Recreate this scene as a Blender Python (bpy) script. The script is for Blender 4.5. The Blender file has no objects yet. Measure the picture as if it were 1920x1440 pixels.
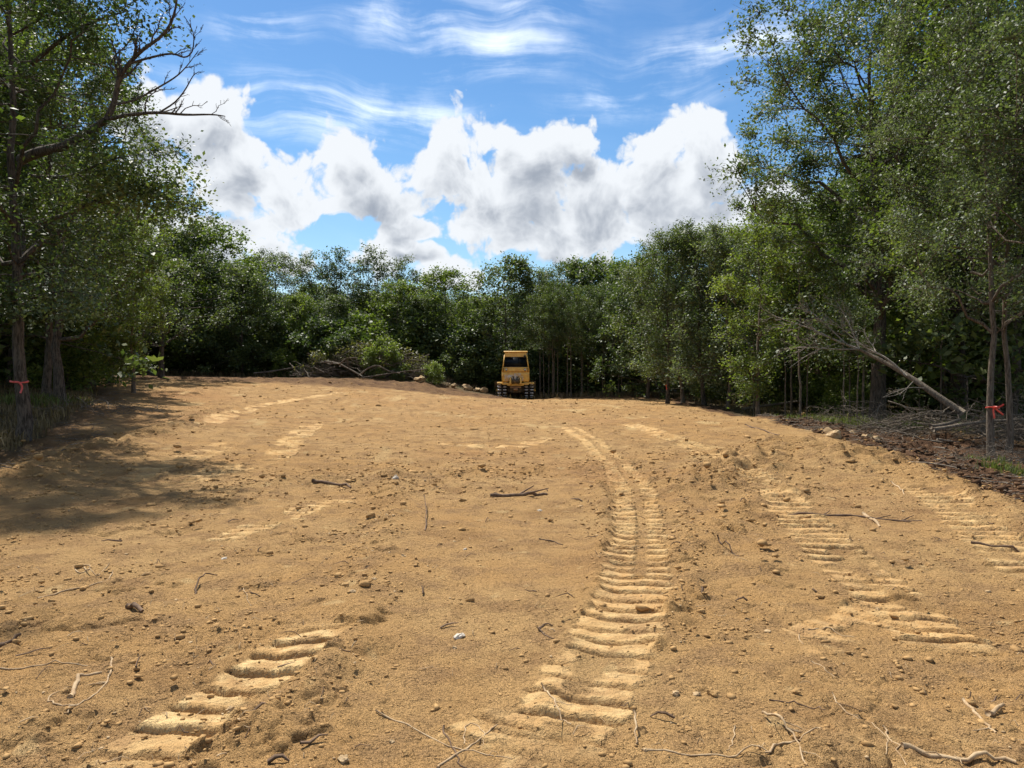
import bpy, bmesh, math, random
import numpy as np
from math import radians, sin, cos, pi, atan, atan2, sqrt

random.seed(7)
RNG = np.random.default_rng(7)
S = bpy.context.scene
COL = S.collection

# ------------------------------------------------------------------ camera
CAMZ = 1.65
PITCH = atan(28 / 1423)
cam_data = bpy.data.cameras.new("camera")
cam_data.sensor_width = 36
cam_data.lens = 1423 / 1920 * 36
cam_data.clip_start = 0.05
cam_data.clip_end = 3000
cam = bpy.data.objects.new("camera", cam_data)
cam.location = (0, 0, CAMZ)
cam.rotation_euler = (pi / 2 - PITCH, 0, 0)
COL.objects.link(cam)
S.camera = cam

# ------------------------------------------------------------------ light
SUN_DIR = np.array([-0.50, 0.866, 0.0])
SUN_DIR /= np.linalg.norm(SUN_DIR)
SUN_EL = radians(57)
to_sun = (SUN_DIR[0] * cos(SUN_EL), SUN_DIR[1] * cos(SUN_EL), sin(SUN_EL))
SUN_STRENGTH = 4.9
SKY_STRENGTH = 0.15
EXPOSURE = 0.66
sun_data = bpy.data.lights.new("sun", 'SUN')
sun_data.energy = SUN_STRENGTH
sun_data.angle = radians(0.8)
sun_data.color = (1.0, 0.95, 0.87)
sun = bpy.data.objects.new("sun", sun_data)
from mathutils import Vector
sun.rotation_euler = Vector(to_sun).to_track_quat('Z', 'Y').to_euler()
sun.location = (-30, 30, 40)
COL.objects.link(sun)

S.view_settings.view_transform = 'Standard'
S.view_settings.look = 'None'
S.view_settings.gamma = 1
S.view_settings.use_curve_mapping = False
S.view_settings.exposure = EXPOSURE
S.render.film_transparent = False


# ------------------------------------------------------------------ node helpers
class NT:
    dims = '3D'
    def __init__(s, tree):
        s.t = tree
        s.n = tree.nodes
        s.l = tree.links

    def new(s, typ, **kw):
        n = s.n.new(typ)
        for k, v in kw.items():
            setattr(n, k, v)
        return n

    def put(s, sock, v):
        if v is None:
            return
        if isinstance(v, bpy.types.NodeSocket):
            s.l.new(v, sock)
        else:
            if sock.type == 'RGBA' and len(v) == 3:
                v = (*v, 1)
            sock.default_value = v

    def math(s, op, a, b=None, c=None, clamp=False):
        n = s.new('ShaderNodeMath', operation=op, use_clamp=clamp)
        s.put(n.inputs[0], a)
        if b is not None: s.put(n.inputs[1], b)
        if c is not None: s.put(n.inputs[2], c)
        return n.outputs[0]

    def vmath(s, op, a, b=None, scale=None):
        n = s.new('ShaderNodeVectorMath', operation=op)
        s.put(n.inputs[0], a)
        if b is not None: s.put(n.inputs[1], b)
        if scale is not None: s.put(n.inputs['Scale'], scale)
        return n.outputs['Value'] if op in ('LENGTH', 'DOT_PRODUCT', 'DISTANCE') else n.outputs['Vector']

    def noise(s, vec, scale, detail=4, rough=0.55, dist=0.0, out='Fac', lac=2.0):
        n = s.new('ShaderNodeTexNoise')
        n.noise_dimensions = s.dims
        if vec is not None: s.put(n.inputs['Vector'], vec)
        n.inputs['Scale'].default_value = scale
        n.inputs['Detail'].default_value = detail
        n.inputs['Roughness'].default_value = rough
        n.inputs['Lacunarity'].default_value = lac
        n.inputs['Distortion'].default_value = dist
        return n.outputs[out]

    def smooth(s, v, a, b, to0=0.0, to1=1.0):
        n = s.new('ShaderNodeMapRange', interpolation_type='SMOOTHSTEP')
        s.put(n.inputs['Value'], v)
        n.inputs['From Min'].default_value = a
        n.inputs['From Max'].default_value = b
        n.inputs['To Min'].default_value = to0
        n.inputs['To Max'].default_value = to1
        return n.outputs['Result']

    def mix(s, fac, a, b, blend='MIX'):
        n = s.new('ShaderNodeMix', data_type='RGBA', blend_type=blend)
        s.put(n.inputs[0], fac)
        s.put(n.inputs[6], a)
        s.put(n.inputs[7], b)
        return n.outputs[2]

    def comb(s, x, y, z):
        n = s.new('ShaderNodeCombineXYZ')
        for i, v in enumerate((x, y, z)): s.put(n.inputs[i], v)
        return n.outputs[0]


# ------------------------------------------------------------------ sky
world = bpy.data.worlds.new("World")
S.world = world
world.use_nodes = True
wt = world.node_tree
wt.nodes.clear()
W = NT(wt)
W.dims = '2D'


def ae(px, py):
    a = atan((px - 960) / 1423)
    e = atan((692 - py) / 1423 * cos(a))
    return a, e


CUMULUS = [  # px, py, rx, ry
    (300, 215, 120, 60), (385, 235, 95, 62), (450, 290, 80, 62), (515, 340, 70, 58), (560, 385, 48, 36),
    (300, 300, 60, 60), (440, 380, 46, 30), (420, 450, 90, 50), (500, 480, 75, 36), (340, 470, 90, 60),
    (650, 300, 50, 46), (690, 345, 72, 58), (755, 385, 66, 34),
    (862, 262, 58, 46), (935, 252, 52, 44), (880, 330, 95, 70), (985, 290, 62, 46), (1060, 280, 52, 52),
    (985, 370, 120, 70), (1090, 380, 110, 80), (1170, 350, 85, 66), (1290, 262, 62, 52), (1225, 300, 56, 40),
    (1330, 330, 80, 66), (1240, 410, 140, 66), (1060, 450, 125, 40), (875, 425, 70, 34), (1400, 400, 120, 60),
    (735, 486, 76, 36), (770, 440, 60, 20), (1180, 430, 100, 40), (800, 505, 66, 34), (862, 530, 40, 26), (1115, 500, 34, 20), (560, 500, 26, 14)]
CIRRUS = [(790, 40, 170, 50), (800, 125, 110, 40), (950, 95, 150, 55), (1000, 20, 120, 30), (1180, 190, 140, 36),
          (1330, 110, 160, 40), (500, 60, 90, 36), (560, 205, 240, 62), (760, 230, 150, 40), (1450, 60, 140, 40)]

# group: cumulus field from (a, e, 0)
grp = bpy.data.node_groups.new("cloud_field", 'ShaderNodeTree')
grp.interface.new_socket("Vec", in_out='INPUT', socket_type='NodeSocketVector')
grp.interface.new_socket("Field", in_out='OUTPUT', socket_type='NodeSocketFloat')
G = NT(grp)
G.dims = '2D'
gi = G.new('NodeGroupInput')
go = G.new('NodeGroupOutput')
p0 = gi.outputs[0]
nz = G.noise(p0, 9.0, 3, 0.55, out='Color')
nz = G.vmath('SUBTRACT', nz, (0.5, 0.5, 0.5))
nz = G.vmath('SCALE', nz, scale=0.07)
pw = G.vmath('ADD', p0, nz)
field = None
for (px, py, rx, ry) in CUMULUS:
    a, e = ae(px, py)
    ax, ey = rx / 1423 * cos(a) ** 2, ry / 1423 * cos(e) ** 2
    d = G.vmath('SUBTRACT', pw, (a, e, 0))
    d = G.vmath('MULTIPLY', d, (1 / ax, 1 / ey, 0))
    f = G.math('SUBTRACT', 1.0, G.vmath('LENGTH', d))
    field = f if field is None else G.math('SMOOTH_MAX', field, f, 0.35)
# elsewhere in the sky: the same kind of cloud from noise
sx = G.new('ShaderNodeSeparateXYZ')
G.put(sx.inputs[0], p0)
awayf = G.math('ADD', G.smooth(G.math('ABSOLUTE', sx.outputs[0]), 0.5, 0.75), G.smooth(sx.outputs[1], 0.5, 0.7), clamp=True)
gen = G.noise(G.vmath('MULTIPLY', p0, (1, 1.8, 1)), 2.6, 2, 0.5)
gen = G.math('MULTIPLY', G.math('SUBTRACT', gen, 0.56), 5.0)
gen = G.math('SUBTRACT', gen, G.math('MULTIPLY', G.math('SUBTRACT', 1.0, awayf), 4.0))
field = G.math('MAXIMUM', G.math('MAXIMUM', field, -1.5), gen)
vor = G.new('ShaderNodeTexVoronoi', feature='F1', voronoi_dimensions='2D')
G.put(vor.inputs['Vector'], pw)
vor.inputs['Scale'].default_value = 14
vor.inputs['Detail'].default_value = 3
vor.inputs['Roughness'].default_value = 0.52
vor.inputs['Lacunarity'].default_value = 2.3
bil = G.math('SUBTRACT', 0.55, vor.outputs['Distance'])
f2 = G.math('MULTIPLY_ADD', bil, 1.0, G.math('ADD', field, 0.45))
fn = G.math('SUBTRACT', G.noise(p0, 26.0, 5, 0.62), 0.5)
f3 = G.math('MULTIPLY_ADD', fn, 0.90, f2)
G.l.new(f3, go.inputs[0])

tc = W.new('ShaderNodeTexCoord')
sep = W.new('ShaderNodeSeparateXYZ')
W.put(sep.inputs[0], tc.outputs['Generated'])
az = W.math('ARCTAN2', sep.outputs[0], sep.outputs[1])
el = W.math('ARCSINE', sep.outputs[2])
pv = W.comb(az, el, 0)
g1 = W.new('ShaderNodeGroup'); g1.node_tree = grp
g2 = W.new('ShaderNodeGroup'); g2.node_tree = grp
W.put(g1.inputs[0], pv)
W.put(g2.inputs[0], W.vmath('ADD', pv, (-0.008, 0.030, 0)))
F1, F2 = g1.outputs[0], g2.outputs[0]
dens = W.smooth(F1, -0.06, 0.32)
lit = W.math('MULTIPLY_ADD', W.math('SUBTRACT', F1, F2), 0.62, 0.60)
thick = W.smooth(F1, 0.25, 1.9)
lit = W.math('SUBTRACT', lit, W.math('MULTIPLY', thick, 0.55))
lown = W.math('SUBTRACT', W.noise(pv, 6.0, 4, 0.5), 0.5)
lit = W.math('MULTIPLY_ADD', lown, 0.8, lit)
edge = W.math('SUBTRACT', 1.0, W.smooth(F1, 0.0, 0.9))
lit = W.math('MULTIPLY_ADD', edge, 0.40, lit)
K = 1.0 / SKY_STRENGTH
CL_DARK = (0.235 * K, 0.265 * K, 0.315 * K)
CL_LITE = (0.575 * K, 0.60 * K, 0.63 * K)
ccol = W.mix(W.smooth(lit, -0.10, 0.98), CL_DARK, CL_LITE)
# cirrus
cf = None
for (px, py, rx, ry) in CIRRUS:
    a, e = ae(px, py)
    d = W.vmath('SUBTRACT', pv, (a, e, 0))
    d = W.vmath('MULTIPLY', d, (1423 / rx, 1423 / ry, 0))
    f = W.math('SUBTRACT', 1.0, W.vmath('LENGTH', d))
    cf = f if cf is None else W.math('SMOOTH_MAX', cf, f, 0.5)
cf = W.smooth(cf, -0.5, 0.8)
warp = W.vmath('SCALE', W.vmath('SUBTRACT', W.noise(pv, 4.0, 2, 0.5, out='Color'), (0.5, 0.5, 0.5)), scale=0.10)
cp = W.vmath('ADD', pv, warp)
mp = W.new('ShaderNodeMapping')
W.put(mp.inputs[0], cp)
mp.inputs['Rotation'].default_value = (0, 0, radians(-24))
mp.inputs['Scale'].default_value = (0.6, 4.6, 1)
cn = W.noise(mp.outputs[0], 6.0, 8, 0.62)
cn2 = W.noise(cp, 11.0, 5, 0.6)
cn = W.math('MULTIPLY_ADD', cn2, 0.45, cn)
cir = W.math('MULTIPLY', W.smooth(cn, 0.60, 1.12), W.math('MULTIPLY_ADD', cf, 0.95, 0.05))
cir = W.math('MULTIPLY', cir, 0.85, clamp=True)
sky = W.new('ShaderNodeTexSky', sky_type='NISHITA')
sky.sun_disc = False
sky.sun_elevation = SUN_EL
sky.sun_rotation = atan2(SUN_DIR[0], SUN_DIR[1])
sky.air_density = 1.0
sky.dust_density = 0.15
sky.ozone_density = 3.0
hs = W.new('ShaderNodeHueSaturation')
hs.inputs['Saturation'].default_value = 1.14
hs.inputs['Value'].default_value = 1.0
W.put(hs.inputs['Color'], sky.outputs[0])
skyc = W.vmath('DIVIDE', hs.outputs[0], W.vmath('MULTIPLY_ADD', hs.outputs[0], (0.40 * SKY_STRENGTH,) * 3, None))
skyc.node.inputs[1].links[0].from_node.inputs[2].default_value = (1, 1, 1)
gm = W.new('ShaderNodeGamma')
W.put(gm.inputs[0], W.vmath('SCALE', skyc, scale=SKY_STRENGTH)); gm.inputs[1].default_value = 1.35
skyc = W.vmath('SCALE', gm.outputs[0], scale=K * 0.90)
c = W.mix(cir, skyc, (0.78 * K, 0.84 * K, 0.92 * K))
c = W.mix(dens, c, ccol)
below = W.smooth(sep.outputs[2], -0.06, -0.01)
c = W.mix(below, (0.11 * K, 0.10 * K, 0.07 * K), c)
bg = W.new('ShaderNodeBackground')
bg.inputs['Strength'].default_value = SKY_STRENGTH
W.put(bg.inputs['Color'], c)
wo = W.new('ShaderNodeOutputWorld')
W.l.new(bg.outputs[0], wo.inputs[0])
world.cycles.sampling_method = 'MANUAL'
world.cycles.sample_map_resolution = 512


# ------------------------------------------------------------------ pixels to places
def P(px, py, D):
    """world point at depth D (metres forward of the lens) seen at photo pixel px,py"""
    r = (px - 960) / 1423 * D
    u = (720 - py) / 1423 * D
    return np.array([r, D * cos(PITCH) + u * sin(PITCH), CAMZ - D * sin(PITCH) + u * cos(PITCH)])


# ------------------------------------------------------------------ numpy noise
_perm = np.random.default_rng(11).permutation(1024).astype(np.int64)


def _hash(ix, iy, seed):
    return _perm[(_perm[(ix + seed * 37) & 1023] + iy * 1 + seed * 101) & 1023]


def perlin(x, y, seed=0):
    ix = np.floor(x).astype(np.int64); iy = np.floor(y).astype(np.int64)
    fx = x - ix; fy = y - iy
    u = fx * fx * fx * (fx * (fx * 6 - 15) + 10); v = fy * fy * fy * (fy * (fy * 6 - 15) + 10)

    def g(dx, dy):
        h = _hash(ix + dx, iy + dy, seed) * (2 * pi / 1024)
        return np.cos(h) * (fx - dx) + np.sin(h) * (fy - dy)
    a = g(0, 0) * (1 - u) + g(1, 0) * u
    b = g(0, 1) * (1 - u) + g(1, 1) * u
    return (a * (1 - v) + b * v) * 1.5


def fbm(x, y, oct=4, seed=0, gain=0.5):
    s = 0; a = 1.0
    for i in range(oct):
        s = s + a * perlin(x * 2 ** i + i * 17.3, y * 2 ** i - i * 9.1, seed + i)
        a *= gain
    return s


def clods(x, y, seed, prob=0.6):
    """domes of random size in jittered cells: max over neighbours, 0..1"""
    ix = np.floor(x).astype(np.int64); iy = np.floor(y).astype(np.int64)
    best = np.zeros_like(x)
    for dx in (-1, 0, 1):
        for dy in (-1, 0, 1):
            h1 = _hash(ix + dx, iy + dy, seed) / 1024.0
            h2 = _hash(ix + dx, iy + dy, seed + 5) / 1024.0
            h3 = _hash(ix + dx, iy + dy, seed + 9) / 1024.0
            cx = ix + dx + 0.15 + 0.7 * h1; cy = iy + dy + 0.15 + 0.7 * h2
            r = 0.18 + 0.42 * h3 * h3
            d2 = ((x - cx) ** 2 + (y - cy) ** 2) / (r * r)
            hgt = np.sqrt(np.clip(1 - d2, 0, 1)) * r * 1.6 * (h1 * 7 % 1.0 < prob)
            best = np.maximum(best, hgt)
    return best


def sstep(v, a, b):
    t = np.clip((v - a) / (b - a), 0, 1)
    return t * t * (3 - 2 * t)


# ------------------------------------------------------------------ terrain
CTRL = []


def cpz(px, py, D):
    w = P(px, py, D); CTRL.append((w[0], w[1], w[2]))


for x, y in [(-6, -4), (0, -4), (6, -4), (-3, 2), (0, 2), (3, 2), (-2, 6), (2, 6), (0, 10), (-2, 14), (2, 14), (1, 22), (-5, 8),
             (4.5, 7), (0.8, 30), (0.5, 40), (4, 38)]:
    CTRL.append((x, y, 0.0))
for q in [(300, 700, 55), (190, 700, 50), (600, 708, 52), (850, 714, 50), (968, 748, 46), (1100, 745, 45), (1200, 752, 40),
          (1300, 766, 30), (1400, 782, 24), (1470, 800, 20), (1480, 836, 15), (1540, 818, 17), (1650, 850, 13.2), (1750, 900, 10.5),
          (1860, 945, 8.8), (1710, 822, 17), (1862, 868, 14.5), (1640, 795, 24), (1422, 790, 28), (1251, 757, 36),
          (35, 832, 15), (110, 757, 22), (150, 722, 32), (0, 895, 11), (250, 838, 14.5), (400, 764, 27), (600, 742, 33), (800, 742, 35),
          (1512, 795, 27.5), (1880, 812, 20), (330, 880, 12)]:
    cpz(*q)
for x, y, z in [(1, 51, -.1), (-1, 50, .0), (2.5, 49, -.1),
                (-40, 70, 1.6), (0, 75, 0.6), (30, 70, 0.2), (40, 30, -0.3), (-40, 25, 1.2), (-25, 0, .4), (25, 0, -.2), (15, 12, -.1),
                (20, 40, -0.2), (0, -25, 0), (-20, 10, .5), (-12, 4, .2), (9, 3, .0), (14, 50, -.1)]:
    CTRL.append((x, y, z))
C = np.array(CTRL)


def _tps(r2):
    return np.where(r2 > 1e-9, 0.5 * r2 * np.log(np.maximum(r2, 1e-9)), 0)


_n = len(C)
_A = np.zeros((_n + 3, _n + 3))
_A[:_n, :_n] = _tps((C[:, 0, None] - C[None, :, 0]) ** 2 + (C[:, 1, None] - C[None, :, 1]) ** 2) + np.eye(_n) * 0.6
_A[:_n, _n] = 1; _A[:_n, _n + 1] = C[:, 0]; _A[:_n, _n + 2] = C[:, 1]
_A[_n:, :_n] = _A[:_n, _n:].T
_w = np.linalg.solve(_A, np.concatenate([C[:, 2], [0, 0, 0]]))


def base_h(x, y):
    x = np.asarray(x, float); y = np.asarray(y, float)
    xc = np.clip(x, -45, 45); yc = np.clip(y, -25, 80)
    z = _w[_n] + _w[_n + 1] * xc + _w[_n + 2] * yc
    for i in range(_n):
        z = z + _w[i] * _tps((xc - C[i, 0]) ** 2 + (yc - C[i, 1]) ** 2)
    return z


def G2(px, py, z0=None):
    """photo pixel on the ground -> world x,y (marches the ray to the terrain)"""
    d = P(px, py, 1.0) - np.array([0, 0, CAMZ])
    D = 2.5
    prev = D
    while D < 80:
        p = np.array([0, 0, CAMZ]) + d * D
        if p[2] < float(base_h(p[0], p[1])):
            lo, hi = prev, D
            for _ in range(12):
                m = (lo + hi) / 2
                p = np.array([0, 0, CAMZ]) + d * m
                if p[2] < float(base_h(p[0], p[1])): hi = m
                else: lo = m
            break
        prev = D
        D *= 1.03
    return p[:2].copy()


def poly_dist(x, y, pts):
    """distance along (s) and signed lateral offset (t) to a polyline"""
    best = np.full(x.shape, 1e9); S_ = np.zeros(x.shape); T_ = np.zeros(x.shape)
    acc = 0
    for i in range(len(pts) - 1):
        a = pts[i]; b = pts[i + 1]; d = b - a; L = np.hypot(*d); u = d / L
        rx = x - a[0]; ry = y - a[1]
        s = rx * u[0] + ry * u[1]
        lo = -0.3 if i == 0 else 0; hi = L + 0.3 if i == len(pts) - 2 else L
        sc = np.clip(s, lo, hi)
        t = -rx * u[1] + ry * u[0]
        dd = np.hypot(rx - sc * u[0], ry - sc * u[1])
        m = dd < best
        best = np.where(m, dd, best); S_ = np.where(m, acc + sc, S_); T_ = np.where(m, t, T_)
        acc += L
    return best, S_, T_, acc


def smooth_path(pxs, n=40):
    g = np.array([G2(*p) for p in pxs])
    s = np.concatenate([[0], np.cumsum(np.hypot(*np.diff(g, axis=0).T))])
    q = np.linspace(0, s[-1], n)
    o = np.stack([np.interp(q, s, g[:, 0]), np.interp(q, s, g[:, 1])], 1)
    for _ in range(6):
        o[1:-1] = (o[:-2] + 2 * o[1:-1] + o[2:]) / 4
    return o


# tread prints: path pixels, width, pitch, depth, bar skew, how pale, coverage bias
TRACKS = [
    dict(p=[(1000, 1425), (1060, 1350), (1120, 1280), (1180, 1200), (1192, 1120), (1197, 1050), (1200, 980), (1190, 920), (1150, 865), (1105, 825), (1065, 800)],
         w=0.54, pitch=0.205, d=0.050, pale=.6, cov=.62, split=1),
    dict(p=[(1790, 1225), (1745, 1170), (1690, 1120), (1600, 1070), (1540, 1020), (1500, 960), (1440, 920), (1390, 880), (1310, 840), (1230, 810), (1180, 795)],
         w=0.56, pitch=0.215, d=0.060, pale=.6, cov=.32, split=0),
    dict(p=[(1960, 1085), (1890, 1040), (1830, 985), (1775, 940), (1720, 910)], w=0.56, pitch=0.215, d=0.060, pale=.6, cov=.4, split=0),
    dict(p=[(170, 1470), (300, 1385), (420, 1310), (500, 1260), (580, 1205), (615, 1165)], w=0.40, pitch=0.225, d=0.062, pale=1.0, cov=.42, split=0),
    dict(p=[(380, 1030), (450, 1000), (520, 975), (600, 950), (680, 935)], w=0.40, pitch=0.19, d=0.04, pale=.9, cov=.05, split=0),
    dict(p=[(320, 905), (400, 885), (490, 868), (530, 850), (545, 825), (590, 795)], w=0.62, pitch=0.2, d=0.035, pale=.7, cov=.15, split=0),
    dict(p=[(250, 900), (300, 875), (370, 855), (430, 830)], w=0.60, pitch=0.2, d=0.03, pale=.5, cov=.0, split=0),
    dict(p=[(1395, 1225), (1560, 1190), (1640, 1160), (1700, 1140)], w=0.5, pitch=0.2, d=0.03, pale=.3, cov=-.1, split=0),
    dict(p=[(780, 1460), (900, 1400), (1010, 1340)], w=0.5, pitch=0.2, d=0.05, pale=.6, cov=.0, split=0),
    dict(p=[(1500, 1400), (1700, 1400), (1900, 1440)], w=0.45, pitch=0.2, d=0.04, pale=.4, cov=-.05, split=0),
    dict(p=[(380, 800), (480, 760), (640, 735)], w=0.6, pitch=0.25, d=0.03, pale=.8, cov=.1, split=0),
    dict(p=[(820, 830), (980, 840), (1020, 820)], w=0.55, pitch=0.25, d=0.03, pale=.6, cov=-.05, split=0),
]
for T in TRACKS:
    T['path'] = smooth_path(T['p'])
RIDGES = [  # windrows of loose soil: pixels, width, height
    ([(560, 1460), (600, 1330), (650, 1200), (700, 1060), (735, 960), (745, 900)], .22, .06),
    ([(1030, 1300), (1085, 1200), (1120, 1110), (1135, 1040), (1140, 980), (1125, 920)], .10, .07),
    ([(560, 905), (760, 893), (900, 890), (1060, 885), (1150, 872)], .30, .09),
    ([(0, 905), (120, 860), (230, 830), (330, 800), (420, 775)], .55, .16),
    ([(1250, 1180), (1290, 1090), (1290, 1000), (1270, 930)], .12, .05),
    ([(1330, 905), (1400, 860), (1480, 838), (1580, 860)], .7, .22),
    ([(1330, 1010), (1400, 950), (1500, 920)], .25, .09),
    ([(640, 1250), (560, 1310), (470, 1370), (400, 1440)], .14, .06),
    ([(1560, 830), (1640, 850), (1740, 895), (1850, 940), (1950, 990)], .30, .09),
    ([(400, 712), (600, 716), (750, 722), (900, 726)], .9, .12),
]
for i, R in enumerate(RIDGES):
    RIDGES[i] = (smooth_path(R[0]), R[1], R[2])


def soil_masks(x, y):
    n1 = fbm(x * 0.35, y * 0.35, 3, 31)
    n2 = fbm(x * 1.6, y * 1.6, 3, 41)
    # right edge of the cleared strip
    ex = np.interp(y, [0, 5, 8.8, 10.5, 13.2, 15.5, 18, 22, 28, 36, 45, 60], [5.2, 5.4, 5.9, 6.1, 6.5, 6.9, 7.2, 7.6, 8.0, 7.6, 9.5, 12])
    lx = np.interp(y, [0, 5, 10, 14, 18, 22, 30, 45, 55, 60], [-8.8, -8.4, -7.6, -8.2, -10.0, -11.6, -16, -25, -30, -32])
    r = x - ex + 0.6 * n1 + 0.25 * n2
    l = lx - x + 0.8 * n1 + 0.3 * n2
    far = y - np.interp(x, [-30, -20, -10, -3, -1, 0, 3, 8, 20], [37, 38, 39, 38, 39, 45, 44.5, 41.5, 41.5]) + 1.2 * n1
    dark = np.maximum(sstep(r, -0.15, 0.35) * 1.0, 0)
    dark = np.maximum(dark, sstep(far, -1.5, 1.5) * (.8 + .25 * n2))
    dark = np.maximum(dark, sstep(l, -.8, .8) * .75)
    litter = np.maximum(sstep(r, 3.2, 6.0) * sstep(y, 6, 9), sstep(l, 0.3, 1.5))
    litter = np.maximum(litter, sstep(r, .5, 1.6) * sstep(y, 17, 20))
    litter = np.maximum(litter, sstep(far, 7, 9))
    litter = np.maximum(litter, sstep(-y, 2, 8))
    return dark, litter, r, l, far


def surface(x, y, spacing):
    """height and colour masks of the ground"""
    h = base_h(x, y)
    dark, litter, r, l, far = soil_masks(x, y)
    rd = np.hypot(x, y)
    near = 1 - sstep(rd, 35, 60)

    def wt_(lam):
        return np.clip(lam / (2.6 * spacing) - 1, 0, 1)
    # smooth bladed strip down the middle
    smx = sstep(x, -1.35, -1.0) * (1 - sstep(x, 0.5, 1.1)) * (1 - sstep(y, 8.5, 10.5))
    rough = 1.0 - 0.62 * smx
    rough = rough * (0.75 + 0.5 * sstep(fbm(x * .55, y * .55, 2, 3), -.3, .5)) + 0.9 * dark
    h = h + 0.030 * fbm(x * .5, y * .5, 2, 1) * near * (1 - smx * .7)
    h = h + rough * 0.024 * fbm(x * 2.2, y * 2.2, 3, 5) * near
    h = h + rough * 0.013 * fbm(x * 11, y * 11, 2, 15) * wt_(.09)
    # blade scrape streaks along the direction of travel
    st = perlin(x * 3.1 + fbm(x * .3, y * .3, 2, 8) * 1.5 + y * .35, y * .12, 21)
    h = h + 0.016 * st * rough * near
    pale = np.zeros_like(x)
    loose = np.zeros_like(x)
    for (path, w, hh) in RIDGES:
        d, s, t, L = poly_dist(x, y, path)
        m = np.exp(-(d / w) ** 2)
        h = h + hh * m * (0.75 + 0.5 * fbm(x * 3, y * 3, 2, 61))
        loose = np.maximum(loose, m)
    printm = np.zeros_like(x)
    for k, T in enumerate(TRACKS):
        d, s, t, L = poly_dist(x, y, T['path'])
        sel = d < T['w'] * 0.8
        if not sel.any(): continue
        xs, ys, ss, ts = x[sel], y[sel], s[sel], t[sel]
        w2 = T['w'] / 2
        we = w2 * (1 + 0.18 * fbm(xs * 4, ys * 4, 2, 70 + k))
        inside = 1 - sstep(np.abs(ts), we - 0.03, we + 0.015)
        endf = sstep(ss, -0.1, 0.35) * (1 - sstep(ss, L - 0.4, L + 0.1))
        skew = ss + 0.02 * np.sin(ts * 9) + ts * 0.06
        fr = (skew / T['pitch']) % 1.0
        idx = np.floor(skew / T['pitch']).astype(np.int64)
        cell = _hash(idx, idx * 0 + k, 3) / 1024.0
        # far->near is decreasing s: rise then a sharp lip facing the camera
        prof = np.where(fr < 0.22, sstep(fr, .07, .23), 1 - (fr - 0.22) / 0.78 * 0.40)
        prof = prof - .22 * np.abs(fbm(xs * 5, ys * 5, 2, 77)) * (fr > .2)
        keep = fbm(xs * 1.5, ys * 1.5, 3, 90 + k) + T['cov'] + 0.35 * (cell - .4)
        keep = sstep(keep, -0.12, 0.18)
        if T['split']:
            keep = keep * np.where((rd[sel] > 6.0), sstep(np.abs(ts + .03), .03, .07) * .9 + .1, 1.0)
        keep = keep * inside * endf
        dep = T['d'] * (0.55 + 0.5 * cell) * (1 + .35 * sstep(ys, 5.5, 8))
        z = -0.75 * dep + dep * prof * 1.15
        hh = h[sel]
        # prints press the soil flat
        flat = base_h(xs, ys) + 0.02 * fbm(xs * .5, ys * .5, 2, 1)
        hh = hh * (1 - keep) + (0.55 * hh + 0.45 * flat + z) * keep
        h[sel] = hh
        printm[sel] = np.maximum(printm[sel], keep)
        pl = keep * sstep(prof, .25, .5) * T['pale'] * (0.35 + .75 * cell)
        pl = pl * (0.15 + 0.75 * sstep(fbm(xs * 7, ys * 7, 2, 120), -.35, .3))
        pale[sel] = np.maximum(pale[sel], pl)
        # pushed-up rim
    rough2 = (rough + loose * 1.6) * (1 - printm * .8)
    cm = 0.45 + 0.8 * sstep(fbm(x * .9, y * .9, 3, 133), -.35, .45)
    h = h + 0.030 * clods(x / .045, y / .045, 201, .45) * rough2 * cm * wt_(.035)
    h = h + 0.075 * clods(x / .10, y / .10, 211, .40) * rough2 * cm * wt_(.07)
    wx = .3 * fbm(x * 7, y * 7, 2, 251); wy = .3 * fbm(x * 7, y * 7, 2, 261)
    h = h + (0.085 + .04 * wx) * clods(x / .30 + wx, y / .30 + wy, 221, .30 + 0 * x) * (rough2 - .30).clip(0, 1.1) * .75 * wt_(.2)
    h = h + 0.20 * clods(x / .8, y / .8, 231, .4) * dark * (1 - litter) * .55
    h = h + 0.10 * fbm(x * 1.3, y * 1.3, 4, 241) * dark * (1 - litter * .5) * near
    # pale scraped subsoil patches in the distance and mid field
    pp = perlin(x * .9 + y * .18, y * .35, 55) + .5 * perlin(x * 3.0, y * 1.0, 57)
    pale = np.maximum(pale, sstep(pp, .42, .85) * .6 * sstep(y, 9, 18) * (1 - dark))
    pale = np.maximum(pale, sstep(perlin(x * 4.5, y * 4.5, 58), .62, .8) * .5 * (1 - dark) * (rd > 3))
    return h, pale, dark, litter, loose, printm


def ground_z(x, y):
    xa = np.array([float(x)]); ya = np.array([float(y)])
    return float(surface(xa, ya, np.array([0.01]))[0][0])


# ------------------------------------------------------------------ materials
def new_mat(name):
    m = bpy.data.materials.new(name)
    m.use_nodes = True
    m.node_tree.nodes.clear()
    n = NT(m.node_tree)
    out = n.new('ShaderNodeOutputMaterial')
    return m, n, out


def bsdf(n, out, color, rough=0.8, spec=0.3, normal=None, metal=0.0, coat=None):
    b = n.new('ShaderNodeBsdfPrincipled')
    n.put(b.inputs['Base Color'], color)
    n.put(b.inputs['Roughness'], rough)
    n.put(b.inputs['Specular IOR Level'], spec)
    n.put(b.inputs['Metallic'], metal)
    if normal is not None: n.l.new(normal, b.inputs['Normal'])
    n.l.new(b.outputs[0], out.inputs[0])
    return b


def bump(n, h, dist, strength=1.0, normal=None):
    b = n.new('ShaderNodeBump')
    b.inputs['Strength'].default_value = strength
    b.inputs['Distance'].default_value = dist
    n.put(b.inputs['Height'], h)
    if normal is not None: n.l.new(normal, b.inputs['Normal'])
    return b.outputs[0]


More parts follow.
